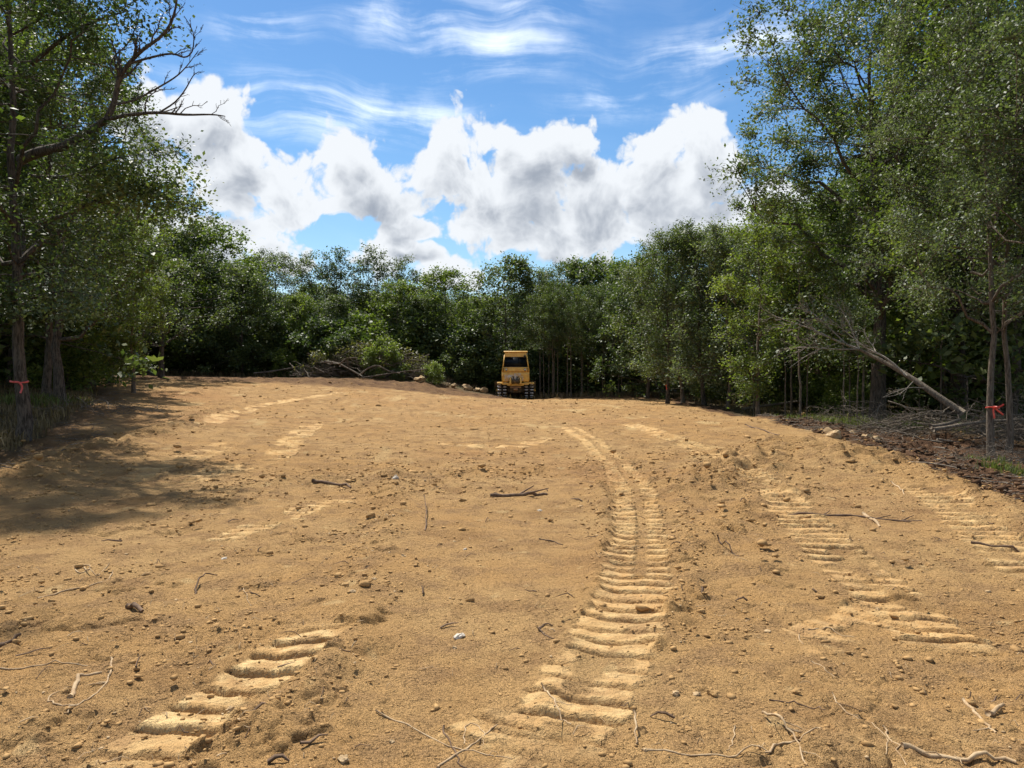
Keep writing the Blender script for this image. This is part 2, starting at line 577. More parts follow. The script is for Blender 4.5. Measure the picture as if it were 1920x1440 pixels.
def mat_ground():
    m, n, out = new_mat("soil")
    tc = n.new('ShaderNodeTexCoord')
    v = tc.outputs['Object']
    at = n.new('ShaderNodeVertexColor'); at.layer_name = 'mask'
    sp = n.new('ShaderNodeSeparateColor'); n.l.new(at.outputs['Color'], sp.inputs[0])
    pale, dark, litter = sp.outputs[0], sp.outputs[1], sp.outputs[2]
    big = n.noise(v, 0.35, 5, 0.6)
    mid = n.noise(v, 3.0, 6, 0.6)
    fine = n.noise(v, 28.0, 6, 0.7)
    tiny = n.noise(v, 120.0, 4, 0.7)
    c = n.mix(n.smooth(big, .35, .65), (0.47, 0.272, 0.104), (0.50, 0.312, 0.132))
    c = n.mix(n.smooth(mid, .42, .68), c, (0.36, 0.215, 0.095))
    c = n.mix(n.math('MULTIPLY', n.smooth(fine, .52, .75), .55), c, (0.26, 0.16, 0.075))
    c = n.mix(n.math('MULTIPLY', n.smooth(tiny, .56, .72), .5), c, (0.60, 0.42, 0.21))
    spk = n.noise(v, 60.0, 5, .75)
    c = n.mix(n.math('MULTIPLY', n.smooth(spk, .56, .70), .6), c, (0.21, 0.12, 0.052))
    damp = n.noise(v, 0.9, 6, 0.65)
    c = n.mix(n.math('MULTIPLY', n.smooth(damp, .50, .66), .55), c, (0.30, 0.168, 0.066))
    # reddish patches further off
    red = n.noise(v, .12, 3, .5)
    c = n.mix(n.math('MULTIPLY', n.smooth(red, .5, .7), .35), c, (0.36, 0.17, 0.075))
    pl = n.math('MULTIPLY', pale, n.smooth(fine, .3, .55, .55, 1.0), clamp=True)
    c = n.mix(pl, c, (0.64, 0.455, 0.215))
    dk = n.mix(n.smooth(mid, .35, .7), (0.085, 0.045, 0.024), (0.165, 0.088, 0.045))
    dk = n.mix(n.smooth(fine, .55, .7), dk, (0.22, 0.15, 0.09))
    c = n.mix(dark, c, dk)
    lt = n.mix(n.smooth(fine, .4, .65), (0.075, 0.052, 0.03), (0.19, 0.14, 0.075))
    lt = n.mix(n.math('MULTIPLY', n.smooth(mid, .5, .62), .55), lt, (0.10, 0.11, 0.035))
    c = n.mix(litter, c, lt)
    # crumbs: rounded voronoi grains at two sizes
    vo = n.new('ShaderNodeTexVoronoi', feature='SMOOTH_F1'); n.put(vo.inputs['Vector'], v)
    vo.inputs['Scale'].default_value = 42; vo.inputs['Smoothness'].default_value = .3
    vo2 = n.new('ShaderNodeTexVoronoi', feature='F1'); n.put(vo2.inputs['Vector'], v)
    vo2.inputs['Scale'].default_value = 120
    hgt = n.math('MULTIPLY_ADD', n.math('SUBTRACT', 1.0, vo.outputs['Distance']), n.smooth(mid, .35, .65, .3, 1.2), n.math('MULTIPLY', fine, 1.6))
    hgt = n.math('MULTIPLY_ADD', n.math('SUBTRACT', 1.0, vo2.outputs['Distance']), .35, hgt)
    hgt = n.math('MULTIPLY_ADD', tiny, .5, hgt)
    hgt = n.math('MULTIPLY', hgt, n.math('MULTIPLY_ADD', at.outputs['Alpha'], -.72, 1.0))
    nb = bump(n, hgt, 0.036, 1.0)
    hb = n.noise(v, 9.0, 5, .65)
    nb = bump(n, hb, 0.05, 1.0, nb)
    bsdf(n, out, c, 0.95, 0.12, nb)
    return m


def mat_leaf(name, dark, mid, lite, trans=0.30, rough=0.55, spec=0.35):
    m, n, out = new_mat(name)
    at = n.new('ShaderNodeVertexColor'); at.layer_name = 'var'
    sp = n.new('ShaderNodeSeparateColor'); n.l.new(at.outputs['Color'], sp.inputs[0])
    oi = n.new('ShaderNodeObjectInfo')
    f = n.math('MULTIPLY_ADD', oi.outputs['Random'], .45, n.math('MULTIPLY', sp.outputs[0], .85))
    f = n.math('MULTIPLY_ADD', sp.outputs[1], .35, f)
    rp = n.new('ShaderNodeValToRGB')
    n.put(rp.inputs[0], n.math('SUBTRACT', f, .27))
    e = rp.color_ramp.elements
    e[0].position = 0.0; e[0].color = (*dark, 1)
    e[1].position = 1.0; e[1].color = (*lite, 1)
    k = rp.color_ramp.elements.new(0.5); k.color = (*mid, 1)
    b = n.new('ShaderNodeBsdfPrincipled')
    n.l.new(rp.outputs[0], b.inputs['Base Color'])
    b.inputs['Roughness'].default_value = rough
    b.inputs['Specular IOR Level'].default_value = spec
    t = n.new('ShaderNodeBsdfTranslucent')
    tcx = n.mix(1.0, rp.outputs[0], (1.5, 1.7, 0.7), 'MULTIPLY')
    n.l.new(tcx, t.inputs[0])
    mx = n.new('ShaderNodeMixShader'); mx.inputs[0].default_value = trans
    n.l.new(b.outputs[0], mx.inputs[1]); n.l.new(t.outputs[0], mx.inputs[2])
    n.l.new(mx.outputs[0], out.inputs[0])
    return m


def mat_bark(name, a, b, scale=1.0):
    m, n, out = new_mat(name)
    tc = n.new('ShaderNodeTexCoord')
    mp = n.new('ShaderNodeMapping'); n.l.new(tc.outputs['Object'], mp.inputs[0])
    mp.inputs['Scale'].default_value = (9 * scale, 9 * scale, 1.6 * scale)
    f = n.noise(mp.outputs[0], 3.0, 6, .65, .6)
    g = n.noise(tc.outputs['Object'], 2.0, 4, .6)
    c = n.mix(n.smooth(f, .38, .62), a, b)
    c = n.mix(n.math('MULTIPLY', n.smooth(g, .5, .7), .4), c, (0.13, 0.13, 0.11))
    nb = bump(n, f, 0.04, 1.0)
    bsdf(n, out, c, .9, .2, nb)
    return m


def mat_simple(name, a, b=None, scale=6.0, rough=.8, spec=.3, metal=0.0, bd=0.0):
    m, n, out = new_mat(name)
    tc = n.new('ShaderNodeTexCoord')
    f = n.noise(tc.outputs['Object'], scale, 6, .65)
    c = n.mix(n.smooth(f, .38, .65), a, b if b else a)
    nb = bump(n, f, bd) if bd else None
    bsdf(n, out, c, rough, spec, nb, metal)
    return m


M = {}
M['soil'] = mat_ground()
M['leaf_oak'] = mat_leaf("oak_leaves", (0.036, 0.060, 0.022), (0.070, 0.100, 0.034), (0.14, 0.165, 0.060))
M['leaf_elm'] = mat_leaf("elm_leaves", (0.050, 0.078, 0.018), (0.100, 0.138, 0.030), (0.18, 0.21, 0.055), trans=.38)
M['leaf_grey'] = mat_leaf("grey_green_leaves", (0.052, 0.076, 0.038), (0.098, 0.125, 0.062), (0.18, 0.21, 0.11))
M['leaf_dry'] = mat_leaf("wilting_leaves", (0.075, 0.080, 0.030), (0.13, 0.12, 0.045), (0.22, 0.19, 0.08))
M['grass_dry'] = mat_leaf("dry_grass", (0.10, 0.072, 0.035), (0.17, 0.122, 0.06), (0.25, 0.19, 0.09), trans=.08, rough=.7, spec=.2)
M['grass_green'] = mat_leaf("green_grass", (0.06, 0.075, 0.02), (0.10, 0.12, 0.03), (0.17, 0.19, 0.06), rough=.6, spec=.2)
M['bark'] = mat_bark("bark", (0.045, 0.036, 0.028), (0.15, 0.12, 0.092))
M['bark_lite'] = mat_bark("pale_bark", (0.09, 0.07, 0.05), (0.24, 0.19, 0.14))
M['dead'] = mat_bark("dead_wood", (0.12, 0.095, 0.07), (0.27, 0.22, 0.165), 1.5)
M['dead_pale'] = mat_bark("bleached_twigs", (0.22, 0.19, 0.15), (0.40, 0.35, 0.29), 1.5)
M['stick'] = mat_simple("stick_bark", (0.10, 0.062, 0.036), (0.17, 0.11, 0.07), 20, .85, .2, bd=.01)
M['root'] = mat_simple("root_skin", (0.33, 0.22, 0.12), (0.46, 0.34, 0.20), 25, .85, .2, bd=.004)
M['rock'] = mat_simple("limestone", (0.36, 0.24, 0.12), (0.48, 0.35, 0.20), 2.5, .9, .2, bd=.003)
M['rock_w'] = mat_simple("white_limestone", (0.50, 0.42, 0.31), (0.66, 0.60, 0.50), 4, .9, .2, bd=.002)
M['clod'] = mat_simple("soil_clod", (0.30, 0.18, 0.075), (0.42, 0.26, 0.11), 9, .95, .1, bd=.002)
M['humus'] = mat_simple("dark_topsoil", (0.060, 0.034, 0.019), (0.13, 0.072, 0.038), 8, .95, .1, bd=.002)
M['tape'] = mat_simple("orange_flagging", (0.85, 0.11, 0.05), (0.80, 0.07, 0.05), 10, .45, .5)
M['tape_pink'] = mat_simple("coral_flagging", (0.85, 0.14, 0.12), (0.80, 0.10, 0.08), 10, .45, .5)


# ------------------------------------------------------------------ object helpers
def link(o, parent=None):
    COL.objects.link(o)
    if parent is not None: o.parent = parent
    return o


def tag(o, label=None, cat=None, group=None, kind=None):
    if label: o['label'] = label
    if cat: o['category'] = cat
    if group: o['group'] = group
    if kind: o['kind'] = kind
    return o


def empty(name, loc, rz=0.0):
    o = bpy.data.objects.new(name, None)
    o.empty_display_size = 0.3
    o.location = loc
    o.rotation_euler = (0, 0, rz)
    return link(o)


class MB:
    """mesh builder from numpy chunks"""
    def __init__(s):
        s.v = []; s.f3 = []; s.f4 = []; s.n = 0; s.c = []

    def add(s, v, f4=None, f3=None, c=None):
        v = np.asarray(v, np.float32).reshape(-1, 3)
        s.v.append(v)
        if f4 is not None and len(f4): s.f4.append(np.asarray(f4, np.int64) + s.n)
        if f3 is not None and len(f3): s.f3.append(np.asarray(f3, np.int64) + s.n)
        if c is None: c = np.zeros((len(v), 2), np.float32)
        s.c.append(np.asarray(c, np.float32))
        s.n += len(v)

    def mesh(s, name, mat, smooth=False, attr=None):
        v = np.concatenate(s.v)
        f4 = np.concatenate(s.f4) if s.f4 else np.zeros((0, 4), np.int64)
        f3 = np.concatenate(s.f3) if s.f3 else np.zeros((0, 3), np.int64)
        me = bpy.data.meshes.new(name)
        me.vertices.add(len(v)); me.vertices.foreach_set('co', v.ravel())
        me.loops.add(f4.size + f3.size)
        me.loops.foreach_set('vertex_index', np.concatenate([f4.ravel(), f3.ravel()]).astype(np.int32))
        me.polygons.add(len(f4) + len(f3))
        starts = np.concatenate([np.arange(len(f4)) * 4, f4.size + np.arange(len(f3)) * 3]).astype(np.int32)
        tot = np.concatenate([np.full(len(f4), 4), np.full(len(f3), 3)]).astype(np.int32)
        me.polygons.foreach_set('loop_start', starts)
        me.polygons.foreach_set('loop_total', tot)
        me.update(calc_edges=True)
        if smooth:
            me.polygons.foreach_set('use_smooth', np.ones(len(tot), bool))
        if attr:
            ca = me.color_attributes.new(attr, 'FLOAT_COLOR', 'POINT')
            cc = np.concatenate(s.c)
            full = np.ones((len(v), 4), np.float32)
            full[:, :cc.shape[1]] = cc
            ca.data.foreach_set('color', full.ravel())
        me.materials.append(mat)
        return me

    def build(s, name, mat, parent=None, smooth=False, attr=None):
        return link(bpy.data.objects.new(name, s.mesh(name, mat, smooth, attr)), parent)

    def tube(s, pts, rad, sides=6, cap=True):
        pts = np.asarray(pts, float); rad = np.broadcast_to(np.asarray(rad, float), (len(pts),))
        t = np.gradient(pts, axis=0)
        t /= np.linalg.norm(t, axis=1)[:, None] + 1e-9
        ref = np.array([0.31, 0.17, 0.93]) if abs(t[0][2]) < .8 else np.array([1.0, .1, 0])
        a = np.cross(t, ref); a /= np.linalg.norm(a, axis=1)[:, None] + 1e-9
        b = np.cross(t, a)
        an = np.arange(sides) * 2 * pi / sides
        v = pts[:, None] + rad[:, None, None] * (a[:, None] * np.cos(an)[None, :, None] + b[:, None] * np.sin(an)[None, :, None])
        n = len(pts)
        i = np.arange(n - 1)[:, None] * sides; j = np.arange(sides)[None]; j2 = (j + 1) % sides
        f = np.stack([i + j, i + j2, i + sides + j2, i + sides + j], -1).reshape(-1, 4)
        f3 = []
        v = v.reshape(-1, 3)
        if cap and sides > 3:
            v = np.concatenate([v, pts[:1], pts[-1:]])
            k = n * sides
            f3 = [(k, q, (q + 1) % sides) for q in range(sides)] + [(k + 1, (n - 1) * sides + (q + 1) % sides, (n - 1) * sides + q) for q in range(sides)]
        s.add(v, f, f3)

    def box(s, c, d, rot=None):
        v = np.array([[x, y, z] for x in (-.5, .5) for y in (-.5, .5) for z in (-.5, .5)]) * np.array(d)
        if rot is not None: v = v @ np.array(rot).T
        v = v + np.array(c)
        s.add(v, [(0, 1, 3, 2), (4, 6, 7, 5), (0, 4, 5, 1), (2, 3, 7, 6), (0, 2, 6, 4), (1, 5, 7, 3)])

    def prism(s, prof, x0, x1):
        """profile in (y,z) extruded along x"""
        n = len(prof)
        v = [(x0, y, z) for y, z in prof] + [(x1, y, z) for y, z in prof]
        f4 = [(i, (i + 1) % n, n + (i + 1) % n, n + i) for i in range(n)]
        cy = sum(p[0] for p in prof) / n; cz = sum(p[1] for p in prof) / n
        v += [(x0, cy, cz), (x1, cy, cz)]
        f3 = [(2 * n, (i + 1) % n, i) for i in range(n)] + [(2 * n + 1, n + i, n + (i + 1) % n) for i in range(n)]
        s.add(v, f4, f3)

    def leaves(s, pos, L, rng, cl=None, upbias=0.45, wide=0.55):
        n = len(pos)
        nd = rng.normal(size=(n, 3)); nd[:, 2] = np.abs(nd[:, 2]) + upbias
        nd /= np.linalg.norm(nd, axis=1)[:, None]
        a = np.cross(nd, rng.normal(size=(n, 3))); a /= np.linalg.norm(a, axis=1)[:, None]
        b = np.cross(nd, a)
        l = L * rng.uniform(.45, 1.4, n)[:, None]
        v = np.stack([pos - a * l * .5, pos + b * l * wide * .5 + a * l * .05, pos + a * l * .5 - nd * l * .1, pos - b * l * wide * .5 + a * l * .05], 1)
        f = np.arange(n * 4).reshape(-1, 4)
        c = np.zeros((n, 4, 2), np.float32)
        c[:, :, 0] = rng.uniform(0, 1, n)[:, None]
        c[:, :, 1] = (cl if cl is not None else rng.uniform(0, 1, n))[:, None]
        s.add(v.reshape(-1, 3), f, c=c.reshape(-1, 2))


def wander(a, b, n, amp, rng, sag=0.0):
    a = np.asarray(a, float); b = np.asarray(b, float)
    t = np.linspace(0, 1, n)[:, None]
    p = a + (b - a) * t
    w = np.cumsum(rng.normal(size=(n, 3)), axis=0)
    w = w - w[:1] - (w[-1] - w[0]) * t
    p = p + w * amp
    p[:, 2] += (sag * 4 * t * (1 - t))[:, 0]
    return p


# ------------------------------------------------------------------ tree generator
def make_tree_mesh(seed, H, tr, R, h0, nlimb, ncl, ntw, nlf, leafL, leafmat, barkmat, rc=(.5, .9), shape='round', top=1.0,
                   stems=1, lean=0.0, twigs=True, upb=.45, side_gap=None, upright=0.0, wob=None, jit=.12):
    rng = np.random.default_rng(seed)
    wood = MB(); lf = MB()
    segs = []   # (points, radius) of trunk and limbs for attaching
    for st in range(stems):
        ang = rng.uniform(0, 2 * pi)
        ln = lean + (0.14 * H if stems > 1 else 0.02 * H)
        endp = np.array([cos(ang) * ln, sin(ang) * ln, H * 0.86])
        tp = wander((0.0 + .1 * st, 0, -0.35), endp, 15, (0.0045 if wob is None else wob) * H, rng)
        tt = np.linspace(0, 1, 15)
        rad = tr * (1 - 0.86 * tt ** 0.9) * (1 if stems == 1 else .75)
        rad[0] *= 1.5; rad[1] *= 1.12
        wood.tube(tp, rad, 9 if tr > .12 else 7)
        for q in range(3, 15): segs.append((tp[q], rad[q]))
    trunk = np.array([q[0] for q in segs]); trr = np.array([q[1] for q in segs])

    def env(hf):
        if shape == 'low': return np.sqrt(np.clip(1 - (np.abs(hf - .3) / .74) ** 2.4 * (hf > .3), 0.02, 1))
        if shape == 'round': return np.sqrt(np.clip(1 - ((hf - 0.45) / 0.58) ** 2, 0.02, 1))
        if shape == 'vase': return np.clip(0.35 + 0.9 * hf, 0, 1) * np.sqrt(np.clip(1 - ((hf - .62) / .42) ** 2 * (hf > .62), 0.02, 1))
        if shape == 'column': return np.clip(1.15 - 0.75 * hf, 0, 1) * np.clip(hf * 5 + .35, 0, 1)
        return np.clip(1.0 - 0.55 * hf, 0, 1)
    limbpts = list(trunk); limbr = list(trr)
    for i in range(nlimb):
        hf = (i + rng.uniform(0, .8)) / nlimb
        z1 = H * (h0 + (1 - h0) * (0.12 + 0.8 * hf))
        ang = i * 2.4 + rng.uniform(-.5, .5)
        rr = R * env(hf) * rng.uniform(.5, .85)
        e = np.array([cos(ang) * rr, sin(ang) * rr, z1])
        za = z1 - rr * rng.uniform(.5, 1.1) - upright * H * .12
        k = np.argmin(np.abs(trunk[:, 2] - max(za, h0 * H * .75)))
        e[:2] += trunk[k][:2] * .7
        lp = wander(trunk[k], e, 9, 0.012 * H, rng, sag=-0.03 * rr)
        r0 = min(trr[k] * .62, 0.035 * np.linalg.norm(e - trunk[k]) + .012)
        r_ = r0 * (1 - .72 * np.linspace(0, 1, 9))
        wood.tube(lp, r_, 6, cap=False)
        for q in range(2, 9): limbpts.append(lp[q]); limbr.append(r_[q])
    limbpts = np.array(limbpts); limbr = np.array(limbr)
    # foliage clusters
    hf = rng.uniform(0, 1, ncl) ** 0.85
    ang = rng.uniform(0, 2 * pi, ncl)
    lob = 1 + .22 * np.sin(ang * 3 + seed) + .15 * np.sin(ang * 5 + hf * 9 + seed * 2)
    rad = R * env(hf) * lob * (rng.uniform(0.12, 1, ncl) ** 0.55)
    cx = np.cos(ang) * rad; cy = np.sin(ang) * rad
    cz = H * (h0 + (top - h0) * hf) + rng.normal(size=ncl) * .1
    tilt = trunk[np.clip((hf * (len(trunk) - 1)).astype(int), 0, len(trunk) - 1)] if stems == 1 else np.zeros((ncl, 3))
    cen = np.stack([cx + tilt[:, 0] * .6, cy + tilt[:, 1] * .6, cz], 1)
    for i in range(ncl):
        c = cen[i]
        d = limbpts - c
        cost = np.linalg.norm(d, axis=1) + np.maximum(d[:, 2] + .1, 0) * 1.5
        k = int(np.argmin(cost))
        bp = wander(limbpts[k], c, 5, 0.03, rng, sag=.04)
        r0 = min(limbr[k] * .7, .022)
        wood.tube(bp, np.linspace(r0, .007, 5), 4, cap=False)
        rcl = rng.uniform(*rc)
        if side_gap is not None and rng.uniform() < side_gap: continue
        nt = max(3, int(ntw * rng.uniform(.7, 1.3)))
        dr = rng.normal(size=(nt, 3)); dr[:, 2] += .25 + upright
        out = c - np.array([0, 0, H * .5]); out /= np.linalg.norm(out) + 1e-6
        dr += out * .5
        dr /= np.linalg.norm(dr, axis=1)[:, None]
        ln = rcl * rng.uniform(.55, 1.15, nt)
        ends = c + dr * ln[:, None] * np.array([1, 1, .8])
        if twigs:
            for q in range(nt):
                mid = (c + ends[q]) / 2 + rng.normal(size=3) * .04
                wood.tube(np.array([c, mid, ends[q]]), (.007, .005, .002), 3, cap=False)
        m = nt * nlf
        tq = rng.uniform(.15, 1.05, m)
        which = np.repeat(np.arange(nt), nlf)
        pos = c + (ends[which] - c) * tq[:, None] + rng.normal(size=(m, 3)) * (.05 + jit * rcl)
        lf.leaves(pos, leafL, rng, cl=np.full(m, rng.uniform(0, 1)), upbias=upb)
    return wood.mesh("trunk", barkmat, smooth=True), lf.mesh("crown", leafmat, attr='var')


PROTO = {}


def proto(key, H, **kw):
    w, l = make_tree_mesh(H=H, **kw)
    PROTO[key] = (w, l, H)


B, BL, D_ = M['bark'], M['bark_lite'], M['dead']
proto('big', 14.6, seed=3, tr=.27, R=5.4, h0=.33, nlimb=18, ncl=210, ntw=14, nlf=22, leafL=.11, leafmat=M['leaf_oak'], barkmat=B, rc=(.6, 1.0), shape='round')
proto('edge', 13.0, seed=8, tr=.11, R=3.5, h0=.26, nlimb=14, ncl=125, ntw=14, nlf=24, leafL=.085, leafmat=M['leaf_grey'], barkmat=BL, rc=(.45, .8), shape='column', upright=.1)
proto('lefta', 13.2, seed=12, tr=.145, R=3.3, h0=.22, nlimb=16, ncl=145, ntw=14, nlf=22, leafL=.085, leafmat=M['leaf_oak'], barkmat=B, rc=(.45, .8), shape='round')
proto('leftb', 12.0, seed=17, tr=.17, R=3.6, h0=.20, nlimb=14, ncl=120, ntw=13, nlf=22, leafL=.09, leafmat=M['leaf_elm'], barkmat=B, rc=(.5, .85), shape='round')
proto('mida', 9.5, seed=23, tr=.13, R=2.5, h0=.14, nlimb=12, ncl=105, ntw=10, nlf=17, leafL=.12, leafmat=M['leaf_oak'], barkmat=B, rc=(.4, .75), shape='round', jit=.22)
proto('midb', 9.0, seed=29, tr=.11, R=2.3, h0=.12, nlimb=12, ncl=95, ntw=10, nlf=17, leafL=.12, leafmat=M['leaf_elm'], barkmat=BL, rc=(.4, .7), shape='vase', upright=.2, jit=.22)
proto('midc', 8.6, seed=31, tr=.10, R=2.3, h0=.08, nlimb=12, ncl=95, ntw=10, nlf=16, leafL=.12, leafmat=M['leaf_grey'], barkmat=BL, rc=(.4, .7), shape='column', jit=.22)
proto('fara', 9.5, seed=37, tr=.13, R=3.0, h0=.02, nlimb=9, ncl=150, ntw=8, nlf=14, leafL=.20, leafmat=M['leaf_oak'], barkmat=B, rc=(.45, .8), twigs=False, shape='low', jit=.22)
proto('farb', 9.0, seed=41, tr=.12, R=3.0, h0=.02, nlimb=9, ncl=140, ntw=8, nlf=14, leafL=.19, leafmat=M['leaf_elm'], barkmat=B, rc=(.45, .8), twigs=False, shape='low', jit=.22)
proto('farc', 9.4, seed=43, tr=.11, R=1.9, h0=.28, nlimb=14, ncl=75, ntw=10, nlf=10, leafL=.15, leafmat=M['leaf_oak'], barkmat=B, rc=(.4, .8), shape='round', upright=.9, jit=.22)
proto('thin', 12.0, seed=44, tr=.12, R=3.2, h0=.30, nlimb=12, ncl=60, ntw=8, nlf=12, leafL=.09, leafmat=M['leaf_elm'], barkmat=B, rc=(.5, .9), shape='round')
proto('sap', 5.0, seed=47, tr=.045, R=.9, h0=.40, nlimb=6, ncl=22, ntw=7, nlf=9, leafL=.12, leafmat=M['leaf_elm'], barkmat=BL, rc=(.25, .5), twigs=False)
proto('pole', 8.0, seed=48, tr=.06, R=1.4, h0=.48, nlimb=7, ncl=30, ntw=8, nlf=12, leafL=.13, leafmat=M['leaf_oak'], barkmat=BL, rc=(.3, .6), twigs=False)
proto('shrub', 2.2, seed=53, tr=.03, R=1.15, h0=.02, nlimb=6, ncl=50, ntw=9, nlf=13, leafL=.13, leafmat=M['leaf_oak'], barkmat=B, rc=(.25, .45), stems=3, twigs=False, jit=.22)
proto('shrubg', 2.0, seed=59, tr=.03, R=1.1, h0=.02, nlimb=6, ncl=48, ntw=9, nlf=13, leafL=.13, leafmat=M['leaf_elm'], barkmat=B, rc=(.22, .42), stems=3, twigs=False, jit=.22)

NAMES = {'big': 'oak_tree', 'edge': 'elm_tree', 'lefta': 'oak_tree', 'leftb': 'elm_tree', 'mida': 'oak_tree', 'midb': 'elm_tree',
         'midc': 'elm_tree', 'fara': 'oak_tree', 'farb': 'elm_tree', 'farc': 'sparse_tree', 'thin': 'sparse_tree', 'sap': 'sapling', 'pole': 'slender_tree',
         'shrub': 'shrub', 'shrubg': 'shrub'}


def plant(key, x, y, h, label, group=None, cat=None, rz=None, sxy=1.0, tiltdeg=None):
    w, l, H = PROTO[key]
    z = float(base_h(x, y)) - .02
    e = empty(NAMES[key], (x, y, z), random.uniform(0, 6.28) if rz is None else rz)
    s = h / H
    e.scale = (s * sxy, s * sxy, s)
    if tiltdeg:
        e.rotation_euler = (radians(tiltdeg[0]), radians(tiltdeg[1]), e.rotation_euler[2])
    tag(e, label, cat or ('shrub' if 'shrub' in key else 'sapling' if key == 'sap' else 'tree'), group)
    link(bpy.data.objects.new("trunk", w), e)
    link(bpy.data.objects.new("crown", l), e)
    return e


def plant_px(key, px, D, top, label, **kw):
    """stand a tree at photo column px, depth D, reaching up to photo row top"""
    p = P(px, 700, D)
    z = float(base_h(p[0], p[1]))
    h = P(px, top, D)[2] - z
    return plant(key, p[0], p[1], h, label, **kw)


#@@STRUCTURE
# ------------------------------------------------------------------ ground mesh
def build_ground():
    ox, oy = 0.0, -1.5
    th_f = np.radians(np.linspace(-41, 41, 660))
    th_c = np.radians(np.linspace(41, 319, 70)[1:-1])
    th = np.concatenate([th_f, th_c])
    r = [0.4, 0.8, 1.3, 1.9, 2.5, 3.0, 3.4]
    while r[-1] < 9: r.append(r[-1] * 1.0021)
    while r[-1] < 20: r.append(r[-1] * 1.0026)
    while r[-1] < 80: r.append(r[-1] * 1.0065)
    while r[-1] < 1200: r.append(r[-1] * 1.12)
    r = np.array(r)
    RR, TT = np.meshgrid(r, th, indexing='ij')
    x = (ox + RR * np.sin(TT)).ravel(); y = (oy + RR * np.cos(TT)).ravel()
    sp = (RR * 0.0036).ravel()
    coarse = (np.abs(((TT + pi) % (2 * pi)) - pi) > radians(41.01)).ravel()
    sp = np.where(coarse, RR.ravel() * .07, sp)
    h, pale, dark, lit, loose, prm = surface(x, y, sp)
    nr, nt = len(r), len(th)
    i = np.arange(nr - 1)[:, None] * nt; j = np.arange(nt)[None]; j2 = (j + 1) % nt
    f = np.stack([i + j, i + nt + j, i + nt + j2, i + j2], -1).reshape(-1, 4)
    mb = MB()
    v = np.stack([x, y, h], 1)
    c = np.stack([pale, dark, lit, prm], 1)
    v = np.concatenate([v, [[ox, oy, float(base_h(ox, oy))]]]); c = np.concatenate([c, [[0, 0, 0, 0]]])
    k = nr * nt
    f3 = np.stack([np.full(nt, k), np.arange(nt), (np.arange(nt) + 1) % nt], 1)
    mb.add(v, f, f3, c)
    o = mb.build("ground", M['soil'], attr='mask', smooth=True)
    o['kind'] = 'structure'
    return o


build_ground()

#@@TREES
# ------------------------------------------------------------------ right-hand wood
def gz(x, y): return float(base_h(x, y))


plant_px('big', 1645, 25, -20, "tallest dark oak with broad round crown behind the leaning dead tree", rz=2.2)
plant_px('big', 1800, 27, -60, "tall oak filling the upper right behind the tape-marked tree", rz=4.0)
plant_px('edge', 1862, 14.6, -160, "slim bare-trunked tree with orange tape tied round its trunk", rz=0.6, sxy=.8)
plant_px('edge', 1889, 15.8, -110, "slim ivy-grown tree just right of the orange-taped tree", rz=2.9, sxy=.75)
plant_px('leftb', 1955, 17, -260, "leafy tree overhanging the right edge of the view", rz=1.0)
plant_px('edge', 2080, 12.5, -300, "tree beyond the right edge whose leaves hang into view", rz=3.9, sxy=1.1)
plant_px('midb', 1422, 28.5, 425, "bright green tree with straight pale trunk at the wood edge left of two thin poles", rz=1.1, sxy=1.1)
plant_px('midb', 1530, 31, 405, "light green rounded tree beneath the left side of the tallest oak", rz=3.1, sxy=1.2)
plant_px('pole', 1473, 27.5, 560, "thinner of two slender poles, just right of the straight pale trunk", rz=.5)
plant_px('pole', 1512, 27.8, 540, "slender upright tree, farther right of two poles left of the fallen tree top", rz=2.5)
plant_px('pole', 1584, 23.5, 480, "dark slim trunk tree left of the tallest oak's trunk", rz=5.2, sxy=.8)
plant_px('pole', 1606, 21.5, 560, "pale crooked slender tree closest to the left of the tallest oak", rz=1.4, tiltdeg=(0, -3))
plant_px('mida', 1251, 36.5, 425, "upright tree with a small orange mark at the bend of the wood edge", rz=.2, sxy=.9)
plant_px('midc', 1282, 36, 440, "grey-green tree with low drooping foliage beside the marked tree", rz=2.2, sxy=1.1)
plant_px('mida', 1322, 35, 420, "dark oak with leaning forked stem right of the drooping grey-green tree", rz=3.6, tiltdeg=(0, 4))
plant_px('midc', 1365, 33, 430, "grey-green leafy tree between the forked oak and the straight pale trunk", rz=4.6)
plant_px('fara', 1215, 43, 490, "dark tree at the inner corner right of the bulldozer", rz=4.2)
plant_px('lefta', 1770, 29, 200, "dense oak behind the brush heap on the right", rz=.9, sxy=.9)
for i, (px, D, top) in enumerate([(1465, 37, 440), (1400, 41, 440), (1560, 36, 380), (1640, 38, 300), (1740, 34, 150), (1850, 30, 60),
                                  (1320, 45, 450), (1250, 50, 460), (1510, 46, 420), (1900, 24, 100), (1960, 30, 50), (1700, 45, 280),
                                  (1800, 42, 200), (1890, 40, 150), (1620, 52, 350), (1460, 54, 380), (1350, 56, 430)]):
    plant_px(['fara', 'mida', 'farb'][i % 3], px, D, top, "shaded tree inside the wood behind the right-hand edge trees", group="trees inside the right-hand wood")
rr = random.Random(5)
for i in range(46):
    D = rr.uniform(24, 46)
    px = rr.uniform(1290, 1990) if D < 34 else rr.uniform(1060, 1900)
    if px < 1225 and D < 45: D = rr.uniform(47, 52)
    p = P(px, 760, D)
    if p[0] < 8.6: continue
    plant(['pole', 'sap', 'pole'][i % 3], p[0], p[1], rr.uniform(4.5, 7.5), "thin shaded stem in the understorey of the right-hand wood",
          group="thin stems inside the right-hand wood", cat='tree', sxy=.9)
